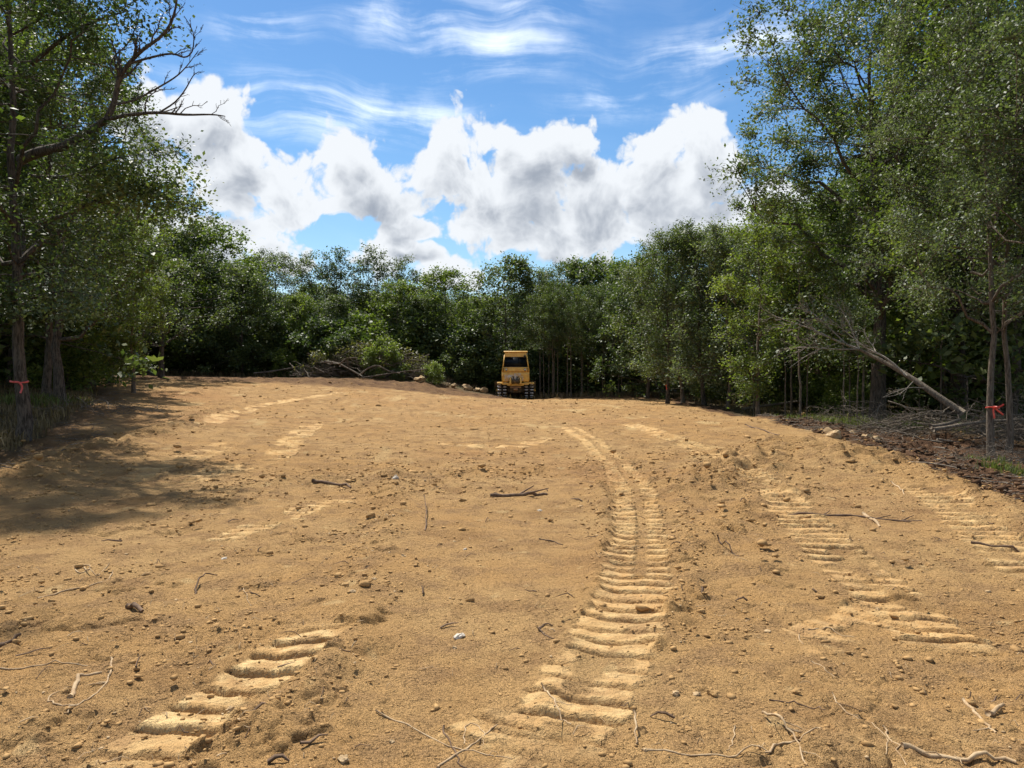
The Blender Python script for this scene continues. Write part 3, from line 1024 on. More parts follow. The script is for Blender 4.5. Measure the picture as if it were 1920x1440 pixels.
for i in range(30):
    D = rr.uniform(27, 48); px = rr.uniform(1330, 1990)
    p = P(px, 760, D)
    if p[0] < 10: continue
    plant(['shrub', 'shrubg'][i % 2], p[0], p[1], rr.uniform(1.2, 2.6), "dim leafy bush under the trees of the right-hand wood", group="bushes inside the right-hand wood")

# ------------------------------------------------------------------ far tree line
FAR = [('mida', 205, 50, 440, "dark oak at the far left corner of the clearing"), ('farb', 262, 52, 455, "leafy green tree at the far left behind the dead-limbed oak"),
       ('fara', 340, 51, 440, "broad oak with thick pale trunk base at the far left"), ('farb', 400, 53, 432, "rounded light-topped tree, highest of the far left group"),
       ('fara', 455, 50, 505, "wide low oak left of the pointed dark tree"), ('mida', 512, 56, 468, "pointed dark tree standing above the far left group"),
       ('farc', 588, 58, 485, "open airy tree with upright bare twigs, left of the pair"), ('farc', 640, 57, 478, "left tree of the airy pair with see-through top"),
       ('farc', 688, 57, 474, "right tree of the airy pair with see-through top"), ('farb', 560, 53, 560, "low dark tree in front of the open airy tree"),
       ('fara', 625, 53, 560, "low dark tree directly behind the left end of the brush pile"), ('farc', 765, 56, 492, "airy-topped tree behind the middle of the brush pile"),
       ('farb', 745, 53, 535, "bushy green tree behind the right end of the brush pile"), ('farb', 835, 54, 515, "bright green round tree left of the dip in the tree line"),
       ('fara', 800, 52, 560, "dark low oak beneath the bright round tree"), ('farb', 890, 56, 570, "small tree in the dip of the tree line"),
       ('fara', 950, 52, 492, "full oak right of the dip, behind the bulldozer cab"), ('midc', 905, 51, 600, "pale grey-green drooping tree just left of the bulldozer"),
       ('midc', 1010, 53, 515, "grey-green tree just right of the bulldozer cab"), ('mida', 1055, 54, 488, "dark pointed tree, second to the right of the bulldozer"),
       ('fara', 1100, 53, 492, "wide dark oak, third to the right of the bulldozer"), ('farb', 1150, 54, 500, "greener tree beyond the wide dark oak"),
       ('fara', 1190, 50, 505, "dark tree closing the far line before the inner corner")]
for k, px, D, top, lab in FAR:
    plant_px(k, px, D, top, lab, sxy=1.1)
for i in range(66):
    px = 130 + (i % 33) * 36 + rr.uniform(-12, 12); D = rr.uniform(57, 61) if i < 33 else rr.uniform(64, 72)
    plant_px(['fara', 'farb', 'mida'][i % 3], px, D, rr.uniform(540, 580) - (60 if px < 480 else 0), "tree in the shaded rows behind the far tree line",
             group="trees in the rows behind the far line", sxy=1.3)
for i in range(34):
    px = 180 + i * 31 + rr.uniform(-14, 14)
    D = rr.uniform(50.5, 53.5)
    if 880 < px < 1240: D = rr.uniform(49, 52)
    p = P(px, 700, D)
    plant(['shrub', 'shrubg', 'shrub'][i % 3], p[0], p[1], rr.uniform(2.0, 3.8), "dark bush at the foot of the far tree line", group="bushes along the far tree line", sxy=1.15)
for i in range(30):
    px = 1010 + rr.uniform(0, 215); D = rr.uniform(46.5, 50)
    p = P(px, 740, D)
    plant('pole', p[0], p[1], rr.uniform(5, 7.5), "thin straight stem at the wood edge right of the bulldozer", group="thin stems right of the bulldozer", cat='tree', sxy=.8)

# ------------------------------------------------------------------ left-hand wood
left_oak = plant_px('lefta', 37, 15.2, -330, "rough-barked oak nearest on the left, coral tape on its trunk", rz=1.3)
plant_px('lefta', 92, 23.2, 30, "left one of the two straight trunks standing close together in grass", rz=4.6)
plant_px('leftb', 116, 22.2, 60, "right one of the two straight trunks standing close together in grass", rz=.4)
plant_px('leftb', 205, 34, 330, "leafy tree leaning out over the left side of the clearing", rz=3.0)
plant_px('mida', 300, 41, 350, "dark leafy tree between the near left trees and the far corner", rz=1.0, sxy=1.1)
plant_px('midb', 250, 30, 420, "low green tree with hanging boughs on the left bank", rz=1.0)
plant_px('leftb', -110, 21, -60, "tree just beyond the left edge behind the taped oak", rz=5.0)
plant_px('thin', -280, 13.0, -520, "tall tree outside the left edge shading the near ground", rz=2.0)
plant_px('leftb', -560, 12.5, -480, "second tall tree outside the left edge shading the near ground", rz=.2)
plant('thin', -9.8, 10.4, 13.0, "thin-crowned tree outside the left edge, nearest the camera", rz=1.0)
plant_px('leftb', -900, 10.5, -560, "third tall tree outside the left edge shading the near ground", rz=1.2)
for i, (px, D, top) in enumerate([(20, 30, 150), (80, 36, 250), (150, 42, 330), (-60, 32, 100), (0, 44, 250), (60, 50, 300), (130, 56, 350),
                                  (215, 58, 400), (-20, 56, 300), (-120, 40, 100), (-200, 26, 0), (170, 30, 330), (-40, 25, 0), (-160, 48, 250), (-250, 44, 200), (-300, 34, 100), (-380, 28, 0), (-420, 40, 100),
                               (-520, 34, 0), (-200, 56, 300), (-350, 52, 250), (-650, 26, -100)]):
    plant_px(['fara', 'mida', 'leftb'][i % 3], px, D, top, "shaded tree inside the wood behind the left-hand edge trees", group="trees inside the left-hand wood")
for i in range(30):
    D = rr.uniform(26, 50); px = rr.uniform(-40, 180)
    p = P(px, 760, D)
    plant(['shrub', 'shrubg', 'pole'][i % 3], p[0], p[1], rr.uniform(1.5, 3.0) if i % 3 < 2 else 6, "dim undergrowth bush or stem inside the left-hand wood", group="undergrowth inside the left-hand wood", cat='shrub')
#@@OBJECTS
def surf_z(x, y):
    x = np.atleast_1d(np.asarray(x, float)); y = np.atleast_1d(np.asarray(y, float))
    return surface(x, y, np.full(x.shape, .012))[0]


# ------------------------------------------------------------------ bulldozer
def build_dozer():
    p = P(967, 740, 46)
    zz = gz(p[0], p[1]) + .04
    root = empty('bulldozer', (p[0], p[1], zz + .02), radians(-1.0))
    tag(root, "yellow crawler bulldozer seen from behind with enclosed cab and worn paint", "bulldozer")
    yel = mat_simple("worn_yellow_paint", (0.80, 0.50, 0.11), (0.70, 0.38, 0.08), 4, .5, .4)
    wear = mat_simple("scraped_paint", (0.60, 0.58, 0.54), (0.62, 0.36, 0.10), 5, .6, .3)
    blk = mat_simple("black_paint", (0.015, 0.014, 0.013), (0.03, 0.026, 0.022), 8, .5, .4)
    grs = mat_simple("greasy_iron", (0.05, 0.034, 0.02), (0.16, 0.10, 0.04), 9, .6, .4)
    shiny = mat_simple("polished_track_steel", (0.68, 0.68, 0.70), (0.50, 0.49, 0.48), 12, .42, .5, .35)
    rust = mat_simple("rusty_steel", (0.34, 0.19, 0.10), (0.42, 0.25, 0.13), 4, .8, .3)
    m, n, out = new_mat("dark_cab_glass")
    bsdf(n, out, (0.008, 0.010, 0.012), .25, .12)
    glass = m
    m, n, out = new_mat("lamp_lens")
    bsdf(n, out, (0.55, 0.55, 0.5), .2, .5)
    lens = m

    def part(name, mat, fn, par=root, bevel=.012):
        mb = MB(); fn(mb)
        o = mb.build(name, mat, par)
        if bevel:
            md = o.modifiers.new('bevel', 'BEVEL'); md.width = bevel; md.segments = 2; md.limit_method = 'ANGLE'
        return o
    # hull and gearbox
    part('hull', grs, lambda m: (m.box((0, 1.1, .62), (1.02, 2.3, .5)), m.box((0, -.18, .55), (.7, .5, .42)), m.box((0, -.42, .42), (.30, .12, .2))))
    part('engine_hood', yel, lambda m: m.prism([(1.15, .85), (2.85, .85), (2.9, 1.55), (1.15, 1.68)], -.48, .48), bevel=.03)
    part('radiator_guard', blk, lambda m: [m.box((0, 2.93, .9 + k * .09), (.86, .05, .045)) for k in range(8)], bevel=0)
    part('exhaust_pipe', rust, lambda m: m.tube([(.22, 2.0, 1.6), (.22, 2.0, 2.3), (.22, 1.93, 2.42)], .045, 10))
    for sx in (-1, 1):
        part('fender', yel, lambda m: (m.prism([(-.5, .93), (1.3, .93), (1.45, .99), (-.46, .99)], sx * .78 if sx < 0 else .50, -.50 if sx < 0 else .78),
                                       m.prism([(-.55, .86), (1.3, .88), (1.3, .94), (-.5, .95)], -1.12 if sx < 0 else .78, -.78 if sx < 0 else 1.12)))
    part('fuel_tank', yel, lambda m: m.prism([(-.52, 1.0), (.2, 1.0), (.2, 1.63), (-.38, 1.63), (-.5, 1.45)], -.83, .83), bevel=.03)
    part('worn_panel', wear, lambda m: (m.box((-.1, -.525, 1.22), (1.12, .02, .36)), m.box((.12, -.50, 1.44), (.42, .03, .07))), bevel=.004)
    part('side_step', yel, lambda m: (m.box((.80, -.53, 1.22), (.035, .05, .40)), m.box((-.80, -.53, 1.22), (.035, .05, .40))), bevel=0)
    # cab
    yb0, yb1, yt0, yt1 = -.42, 1.12, -.22, 1.0
    zb, zt = 1.63, 2.60
    wb, wt_ = .80, .665

    def post(m, a, b, r=.035):
        a = np.array(a); b = np.array(b)
        d = b - a; L = np.linalg.norm(d); d /= L
        x = np.cross(d, (0, 1, 0)); x /= np.linalg.norm(x); y = np.cross(d, x)
        v = [a + sx * r * x + sy * r * y for sx, sy in ((-1, -1), (1, -1), (1, 1), (-1, 1))] + [b + sx * r * x + sy * r * y for sx, sy in ((-1, -1), (1, -1), (1, 1), (-1, 1))]
        m.add(v, [(0, 1, 2, 3), (7, 6, 5, 4), (0, 4, 5, 1), (1, 5, 6, 2), (2, 6, 7, 3), (3, 7, 4, 0)])
    for sx in (-1, 1):
        part('cab_post', yel, lambda m: post(m, (sx * wb, yb0, zb - .03), (sx * wt_, yt0, zt)), bevel=0)
        part('cab_post', yel, lambda m: post(m, (sx * wb, yb1, zb - .3), (sx * wt_, yt1, zt)), bevel=0)
    part('cab_sill', yel, lambda m: (m.prism([(-.47, 1.60), (-.36, 1.60), (-.36, 1.86), (-.41, 1.86)], -.765, .765),
                                     m.box((-.79, .35, 1.72), (.05, 1.45, .22)), m.box((.79, .35, 1.72), (.05, 1.45, .22))), bevel=.008)
    part('rear_fascia', yel, lambda m: m.prism([(-.285, 2.45), (-.20, 2.45), (-.16, 2.74), (-.235, 2.74)], -.655, .655), bevel=.008)
    rf = part('roof', yel, lambda m: m.prism([(-.27, 2.745), (1.1, 2.745), (1.12, 2.80), (1.05, 2.83), (-.2, 2.83), (-.29, 2.80)], -.72, .72), bevel=.02)
    part('cab_floor', blk, lambda m: m.box((0, .4, 1.5), (1.5, 1.5, .2)), bevel=0)
    # windows
    def pane(pts):
        def f(m):
            a, b, c, d = [np.array(q, float) for q in pts]
            nrm = np.cross(b - a, d - a); nrm /= np.linalg.norm(nrm)
            v = [a, b, c, d] + [q - nrm * .012 for q in (a, b, c, d)]
            m.add(v, [(0, 1, 2, 3), (7, 6, 5, 4), (0, 4, 5, 1), (1, 5, 6, 2), (2, 6, 7, 3), (3, 7, 4, 0)])
        return f
    part('window', glass, pane([(-.765, -.372, 1.86), (.765, -.372, 1.86), (.665, -.25, 2.45), (-.665, -.25, 2.45)]), bevel=0)
    part('window', glass, pane([(-.79, 1.08, 1.83), (-.79, -.35, 1.83), (-.665, -.2, 2.73), (-.665, .98, 2.73)]), bevel=0)
    part('window', glass, pane([(.79, -.35, 1.83), (.79, 1.08, 1.83), (.665, .98, 2.73), (.665, -.2, 2.73)]), bevel=0)
    part('window', glass, pane([(.76, 1.12, 1.83), (-.76, 1.12, 1.83), (-.66, 1.0, 2.73), (.66, 1.0, 2.73)]), bevel=0)
    part('window_frame', blk, lambda m: (m.box((0, -.40, 1.875), (1.5, .03, .035)), m.box((.25, -.345, 2.15), (.02, .02, .52)), m.box((0, -.27, 2.462), (1.3, .03, .03))), bevel=0)
    part('seat', blk, lambda m: (m.box((0, .45, 1.75), (.5, .5, .15)), m.box((0, .22, 2.02), (.48, .12, .5))), bevel=.03)
    for sx in (-1, 1):
        l = part('work_light', blk, lambda m: (m.tube([(sx * .56, -.46, 1.73), (sx * .56, -.56, 1.73)], [.06, .075], 14), m.box((sx * .56, -.45, 1.66), (.05, .05, .1))), bevel=0)
        mb = MB(); mb.tube([(sx * .56, -.561, 1.73), (sx * .56, -.568, 1.73)], .064, 14); mb.build('lens', lens, l)
        part('grab_bracket', blk, lambda m: (m.box((sx * .74, -.48, 1.70), (.035, .05, .20)), m.box((sx * .70, -.50, 1.80), (.10, .03, .03))), bevel=0)
    part('roof_lamp', blk, lambda m: (m.box((.55, -.33, 2.50), (.13, .10, .12)), m.box((.55, -.3, 2.58), (.04, .04, .08))), bevel=.01)
    # ripper / winch lugs and hoses
    part('rear_deck', yel, lambda m: (m.box((0, -.56, .86), (1.62, .12, .10)), m.box((0, -.62, .78), (1.0, .06, .06))), bevel=.01)
    for sx in (-1, 1):
        l = part('hitch_lug', yel, lambda m: m.prism([(-.80, .85), (-.55, .85), (-.56, 1.18), (-.64, 1.27), (-.72, 1.22)], sx * .31 - .05, sx * .31 + .05))
        mb = MB(); mb.tube([(sx * .31 - .08, -.65, 1.17), (sx * .31 + .08, -.65, 1.17)], .045, 10); mb.build('pin', blk, l)
    part('winch_drum', grs, lambda m: (m.tube([(-.2, -.66, 1.0), (.2, -.66, 1.0)], .13, 14), m.tube([(-.22, -.66, 1.0), (-.19, -.66, 1.0)], .18, 14), m.tube([(.19, -.66, 1.0), (.22, -.66, 1.0)], .18, 14)), bevel=0)
    for k, xx in enumerate((-.18, -.12, .1, .17)):
        part('hydraulic_hose', blk, lambda m: m.tube(wander((xx, -.56, 1.32), (xx * .5, -.74, .95), 7, .015, np.random.default_rng(k)), .018, 6), bevel=0)
    part('drawbar', rust, lambda m: (m.prism([(-.88, .5), (-.4, .42), (-.4, .6), (-.88, .58)], -.12, .12), m.box((0, -.50, .66), (.64, .12, .1))), bevel=.01)
    # blade, angled
    def blade(m):
        n = 9
        prof = [(.28 * (1 - cos(t)) - .02, .95 * sin(t) * .0 + k * .95 / (n - 1)) for k, t in enumerate(np.linspace(-1.0, 1.0, n))]
        prof2 = [(y + .035, z) for y, z in reversed(prof)]
        full = prof + prof2
        # rows joined as strips
        v = []
        for xx in (-1.48, 1.25):
            for (y, z) in full: v.append((xx, y, z))
        N = len(full)
        f4 = [(i, (i + 1) % N, N + (i + 1) % N, N + i) for i in range(N)]
        for base, flip in ((0, 1), (N, -1)):
            for i in range(n - 1):
                q = (base + i, base + N - 1 - i, base + N - 2 - i, base + i + 1)
                f4.append(q if flip > 0 else q[::-1])
        v = np.array(v); a = radians(-7)
        x = v[:, 0] * cos(a) - v[:, 1] * sin(a); y = v[:, 0] * sin(a) + v[:, 1] * cos(a)
        m.add(np.stack([x, y + 3.35, v[:, 2] + .03], 1), f4)
    part('blade', rust, blade, bevel=0)
    for sx in (-1, 1):
        part('push_arm', yel, lambda m: (m.tube([(sx * 1.16, 1.0, .45), (sx * 1.16, 2.9, .40), (sx * .8, 3.25, .40)], .085, 8)), bevel=0)
        part('lift_cylinder', grs, lambda m: (m.tube([(sx * .55, 2.6, 1.2), (sx * .62, 3.2, .7)], .05, 8)), bevel=0)
    # tracks
    shoe = MB()
    shoe.box((0, 0, .012), (.54, .135, .022)); shoe.box((0, .05, .03), (.20, .03, .03))
    shoe_me = shoe.mesh('shoe', blk)
    gr = MB()
    for sx in (-1, 1): gr.box((sx * .165, -.045, .048), (.20, .060, .06))
    gr_me = gr.mesh('grouser', shiny)
    link_ = MB(); link_.box((0, 0, -.03), (.16, .12, .05))
    link_me = link_.mesh('track_link', grs)
    for sx in (-1, 1):
        cx = sx * .81
        fr = MB()
        fr.box((cx, 1.05, .42), (.20, 1.7, .22))
        fo = fr.build('track_frame', grs, root)
        for (yy, zz_, rr_, nm) in ((0.0, .44, .34, 'sprocket'), (2.15, .42, .32, 'idler_wheel')):
            w = MB(); w.tube([(cx - .07, yy, zz_), (cx + .07, yy, zz_)], rr_, 20); w.tube([(cx - .10, yy, zz_), (cx + .10, yy, zz_)], rr_ * .35, 12)
            w.build(nm, grs, fo)
        rl = MB(); rl.tube([(cx - .09, .5, .16), (cx + .09, .5, .16)], .10, 12)
        me = rl.mesh('track_roller', grs)
        for k in range(5):
            o = link(bpy.data.objects.new('track_roller', me), fo); o.location = (0, k * .29, 0)
        y0, y1, z0, r = 0.0, 2.15, .43, .38
        Ls = y1 - y0; per = 2 * Ls + 2 * pi * r; N = int(per / .165)
        for k in range(N):
            s_ = k * per / N
            if s_ < Ls: pos = (y0 + s_, z0 + r); ang = 0
            elif s_ < Ls + pi * r: a = (s_ - Ls) / r; pos = (y1 + r * sin(a), z0 + r * cos(a)); ang = -a
            elif s_ < 2 * Ls + pi * r: pos = (y1 - (s_ - Ls - pi * r), z0 - r); ang = -pi
            else: a = (s_ - 2 * Ls - pi * r) / r; pos = (y0 - r * sin(a), z0 - r * cos(a)); ang = -pi - a
            for me, nm in ((shoe_me, 'shoe'), (gr_me, 'grouser'), (link_me, 'track_link')):
                o = link(bpy.data.objects.new(nm, me), fo)
                o.location = (cx, pos[0], pos[1]); o.rotation_euler = (ang, 0, 0)


build_dozer()


# ------------------------------------------------------------------ branching wood
def branchy(mb, pts, r0, r1, rng, level=2, n=7, ln=.45, spread=.9, up=0.0, sides=6):
    pts = np.asarray(pts, float)
    mb.tube(pts, np.linspace(r0, r1, len(pts)), sides, cap=level > 1)
    if level <= 0: return
    seg = np.linalg.norm(pts[-1] - pts[0]) + 1e-6
    for k in range(n):
        t = rng.uniform(.2, .97) * (len(pts) - 1); i = int(t); f = t - i
        p = pts[i] * (1 - f) + pts[min(i + 1, len(pts) - 1)] * f
        d = pts[min(i + 1, len(pts) - 1)] - pts[max(i - 1, 0)]; d /= np.linalg.norm(d) + 1e-9
        q = rng.normal(size=3); q -= q.dot(d) * d; q /= np.linalg.norm(q)
        dirn = d * rng.uniform(.5, 1.0) + q * spread * rng.uniform(.6, 1.1) + np.array([0, 0, up]); dirn /= np.linalg.norm(dirn)
        L = seg * ln * rng.uniform(.5, 1.1) * (1.15 - .5 * t / (len(pts) - 1))
        e = p + dirn * L
        rr_ = (r0 + (r1 - r0) * t / (len(pts) - 1)) * .6
        branchy(mb, wander(p, e, 5, L * .05, rng), rr_, max(rr_ * .3, .0025), rng, level - 1, max(2, n - 2), ln, spread, up, 4 if level > 1 else 3)


def pxpath(lst):
    return np.array([P(*q) for q in lst])


def dense(p, k=3):
    p = np.asarray(p, float); s = np.arange(len(p)); q = np.linspace(0, len(p) - 1, (len(p) - 1) * k + 1)
    o = np.stack([np.interp(q, s, p[:, c]) for c in range(3)], 1)
    for _ in range(2): o[1:-1] = (o[:-2] + 2 * o[1:-1] + o[2:]) / 4
    return o


# bare limb of the nearest left oak
rng = np.random.default_rng(70)
mb = MB()
L1 = [(40, 300, 15.2), (75, 283, 14.8), (120, 276, 14.5), (160, 252, 14.3), (200, 224, 14.1)]
L2 = [(200, 224, 14.1), (216, 190, 14.0), (221, 150, 13.9), (240, 120, 13.8), (268, 92, 13.7), (300, 72, 13.6), (322, 45, 13.5), (333, 0, 13.4), (330, -40, 13.3)]
L3 = [(200, 224, 14.1), (245, 214, 13.9), (300, 210, 13.7), (345, 216, 13.6), (398, 214, 13.5), (422, 218, 13.5)]
L4 = [(300, 210, 13.7), (330, 192, 13.6), (350, 165, 13.5), (362, 140, 13.4), (374, 134, 13.4)]
L5 = [(214, 196, 14.0), (250, 190, 14.2), (290, 168, 14.4), (330, 145, 14.5), (350, 125, 14.5), (372, 95, 14.5)]
L6 = [(240, 120, 13.8), (280, 108, 13.6), (325, 98, 13.5), (345, 110, 13.4), (362, 100, 13.4), (365, 60, 13.4), (345, 30, 13.4)]
L7 = [(221, 150, 13.9), (205, 130, 14), (212, 105, 14.1), (240, 85, 14.2), (255, 50, 14.3), (262, 25, 14.3)]
mb.tube(dense(pxpath(L1)), np.linspace(.11, .062, 13), 9)
for Lx, a, b, nn in ((L2, .058, .012, 12), (L3, .04, .008, 6), (L4, .018, .005, 5), (L5, .025, .007, 9), (L6, .024, .006, 10), (L7, .018, .006, 7)):
    branchy(mb, dense(pxpath(Lx)), a, b, rng, 3, nn + 2, .24, .7, up=.15)
o = mb.build('dead_limb', M['bark'])
o.parent = left_oak
o.matrix_parent_inverse = left_oak.matrix_basis.inverted()
o['label'] = "bare leafless limb reaching out to the right"
# boughs with leaves that hang over the clearing on both sides
def bough(parent, path, r, leafmat, rng, n=9, leafL=.09, lab=None):
    mb = MB(); lf = MB()
    pts = dense(pxpath(path))
    branchy(mb, pts, r, .006, rng, 1, n, .22, .8, sides=6)
    for k in range(n * 3):
        t = rng.uniform(.3, 1) * (len(pts) - 1); i = int(t)
        c = pts[i] + rng.normal(size=3) * .28
        m = 110
        lf.leaves(c + rng.normal(size=(m, 3)) * .2, leafL, rng, cl=np.full(m, rng.uniform()))
    for mbb, nm, mt, at in ((mb, 'bough', M['bark'], None), (lf, 'bough_leaves', leafmat, 'var')):
        o = mbb.build(nm, mt, attr=at)
        o.parent = parent; o.matrix_parent_inverse = parent.matrix_basis.inverted()


rng = np.random.default_rng(71)
bough(left_oak, [(60, 330, 15), (130, 335, 14.5), (200, 300, 14.2), (255, 290, 14)], .04, M['leaf_oak'], rng, 6)
bough(left_oak, [(60, 420, 15), (140, 400, 14.8), (230, 345, 14.8), (300, 370, 14.8), (385, 395, 15)], .05, M['leaf_oak'], rng, 9)
bough(left_oak, [(60, 120, 15), (130, 60, 14.6), (200, 30, 14.4), (245, 20, 14.2)], .05, M['leaf_oak'], rng, 8)
bough(left_oak, [(60, 560, 15), (120, 540, 14.0), (190, 560, 13.8)], .03, M['leaf_grey'], rng, 5)

# ------------------------------------------------------------------ leaning dead tree
base = P(1802, 772, 18.3)
root = empty('leaning_dead_tree', base)
tag(root, "pale fallen dead tree leaning left from the brush heap, grey twigs spread wide", "dead tree")
rng = np.random.default_rng(72)


def local(pts): return np.asarray(pts) - base


mb = MB()
mb.tube(local(dense(pxpath([(1806, 775, 18.2), (1760, 745, 18.5), (1715, 712, 18.9), (1665, 682, 19.4), (1612, 655, 20.0)]))), np.linspace(.092, .042, 13), 10)
mb.build('trunk', M['dead'], root, smooth=True)
mb = MB()
for pth, r in (([(1612, 655, 20), (1570, 640, 20.3), (1520, 615, 20.8), (1470, 600, 21.2), (1440, 588, 21.4)], .045),
               ([(1700, 705, 19), (1660, 668, 19.3), (1625, 655, 19.6), (1590, 625, 20), (1540, 585, 20.4)], .045),
               ([(1612, 655, 20), (1560, 655, 20), (1510, 650, 20.2), (1455, 655, 20.5)], .03),
               ([(1612, 655, 20), (1590, 600, 20.5), (1565, 560, 21)], .028),
               ([(1590, 648, 20.2), (1540, 600, 20.8), (1490, 560, 21.3)], .026),
               ([(1715, 712, 18.9), (1690, 740, 18.6), (1655, 745, 18.4)], .014),
               ([(1735, 728, 18.7), (1700, 725, 18.3), (1655, 745, 18.0)], .016),
               ([(1575, 642, 20.2), (1520, 660, 20), (1480, 690, 19.9)], .02)):
    branchy(mb, local(dense(pxpath(pth))), r * .8, .004, rng, 3 if r > .02 else 2, 10 if r > .02 else 3, .36, .55)
o = mb.build('branch', M['dead_pale'], root); o['kind'] = 'stuff'
lf = MB()
for k in range(22):
    c = local(P(rng.uniform(1440, 1600), rng.uniform(560, 680), rng.uniform(20, 21.5)))
    lf.leaves(c + rng.normal(size=(30, 3)) * .22, .09, rng)
o = lf.build('remaining_leaves', M['leaf_grey'], root, attr='var'); o['kind'] = 'stuff'


# ------------------------------------------------------------------ brush heaps
def tangle(mb, cx, cy, lx, ly, hz, n, rng, rmax=.03, L=(.8, 2.4), z0=None):
    for i in range(n):
        t = rng.uniform(-1, 1); u = rng.uniform(-1, 1)
        x = cx + lx * t * .9; y = cy + ly * u * .9
        z = (z0 if z0 is not None else gz(x, y)) + rng.uniform(.02, 1) * hz * max(.12, 1 - t * t * .8 - u * u * .3)
        l = rng.uniform(*L); a = rng.uniform(0, 2 * pi); el_ = rng.normal() * .28
        d = np.array([cos(a) * cos(el_), sin(a) * cos(el_) * .7, sin(el_)]) * l / 2
        c = np.array([x, y, z]); A = c - d; B_ = c + d
        A[2] = max(A[2], gz(A[0], A[1]) - .05); B_[2] = max(B_[2], gz(B_[0], B_[1]) - .02)
        r = rng.uniform(.25, 1) ** 2 * rmax
        branchy(mb, wander(A, B_, 7, l * .035, rng), r, r * .3, rng, 1, 4, .35, .8)


def heap(name, label, px, D, lx, ly, hz, n, seed, rmax, L, leaf=0, leafmat=None, mat='dead'):
    p = P(px, 740, D)
    root = empty(name, (p[0], p[1], gz(p[0], p[1])))
    tag(root, label, "brush pile")
    rng = np.random.default_rng(seed)
    mb = MB(); tangle(mb, p[0], p[1], lx, ly, hz, n, rng, rmax, L)
    for q in mb.v: q -= np.array(root.location, np.float32)
    o = mb.build('branch', M[mat], root); o['kind'] = 'stuff'
    if leaf:
        lf = MB()
        for k in range(leaf):
            t = rng.uniform(-1, 1)
            c = np.array([lx * t * .9, rng.uniform(-1, 1) * ly * .6, hz * rng.uniform(.3, 1.05) * (1 - t * t * .6)])
            m = 70
            lf.leaves(c + rng.normal(size=(m, 3)) * (.3, .3, .2), .16, rng, cl=np.full(m, rng.uniform()))
        o = lf.build('wilted_leaves', M[leafmat], root, attr='var'); o['kind'] = 'stuff'
    return root


heap('brush_pile', "large pile of pushed-up branches and wilting boughs against the far tree line", 690, 48.5, 4.6, 1.8, 2.1, 260, 1, .05, (1.2, 3.4), 60, 'leaf_dry')
heap('brush_pile', "smaller pile of pale bare twigs right of the large brush pile", 790, 47.6, 1.7, .9, 1.2, 110, 2, .02, (.8, 2.0), 8, 'leaf_dry')
heap('brush_pile', "low heap of grey roots and limbs at the far left corner under the trees", 232, 47.5, 2.2, 1.0, 1.1, 60, 3, .05, (1.0, 2.6), 0, None)
heap('brush_heap', "wide dark heap of tangled branches behind the orange-taped tree", 1800, 17.6, 2.3, 1.2, .75, 210, 4, .022, (.6, 2.0), 0, None)
heap('brush_heap', "tangle of pale bare twigs at the foot of the orange-taped tree", 1885, 13.2, .9, .7, .40, 150, 5, .010, (.3, 1.0), 0, None)
heap('brush_heap', "grey twig tangle at the right edge behind the two slim trunks", 1960, 19, 1.6, 1.4, 1.3, 120, 6, .02, (.6, 2.0), 0, None)
heap('brush_heap', "loose fan of dead shoots at the foot of the tallest oak", 1600, 20.5, 1.3, .8, .8, 70, 7, .014, (.5, 1.6), 0, None)
heap('brush_heap', "scatter of broken twigs on the left bank beside the paired trunks", 190, 21, 1.3, 1.4, .25, 60, 8, .016, (.4, 1.4), 0, None)
# shrubs around the far pile
for px, D, h, k, lab in ((720, 47.5, 2.2, 'shrubg', "yellow-green bush on the right half of the large brush pile"), (645, 49.5, 2.6, 'shrub', "grey-green bush behind the left half of the large brush pile"),
                         (815, 46.4, 1.25, 'shrubg', "small bright green bush among the stones left of the bulldozer"), (862, 49.5, 2.4, 'shrub', "bush behind the stones left of the bulldozer"),
                         (745, 46.2, .7, 'shrub', "tiny dusty green bush in front of the pale twig pile"), (868, 50.5, 3.1, 'shrub', "silvery low bush closest to the bulldozer's left side"),
                         (530, 49.5, 1.6, 'shrubg', "grass-green low bush behind the long thin log")):
    p = P(px, 710, D); plant(k, p[0], p[1], h, lab)

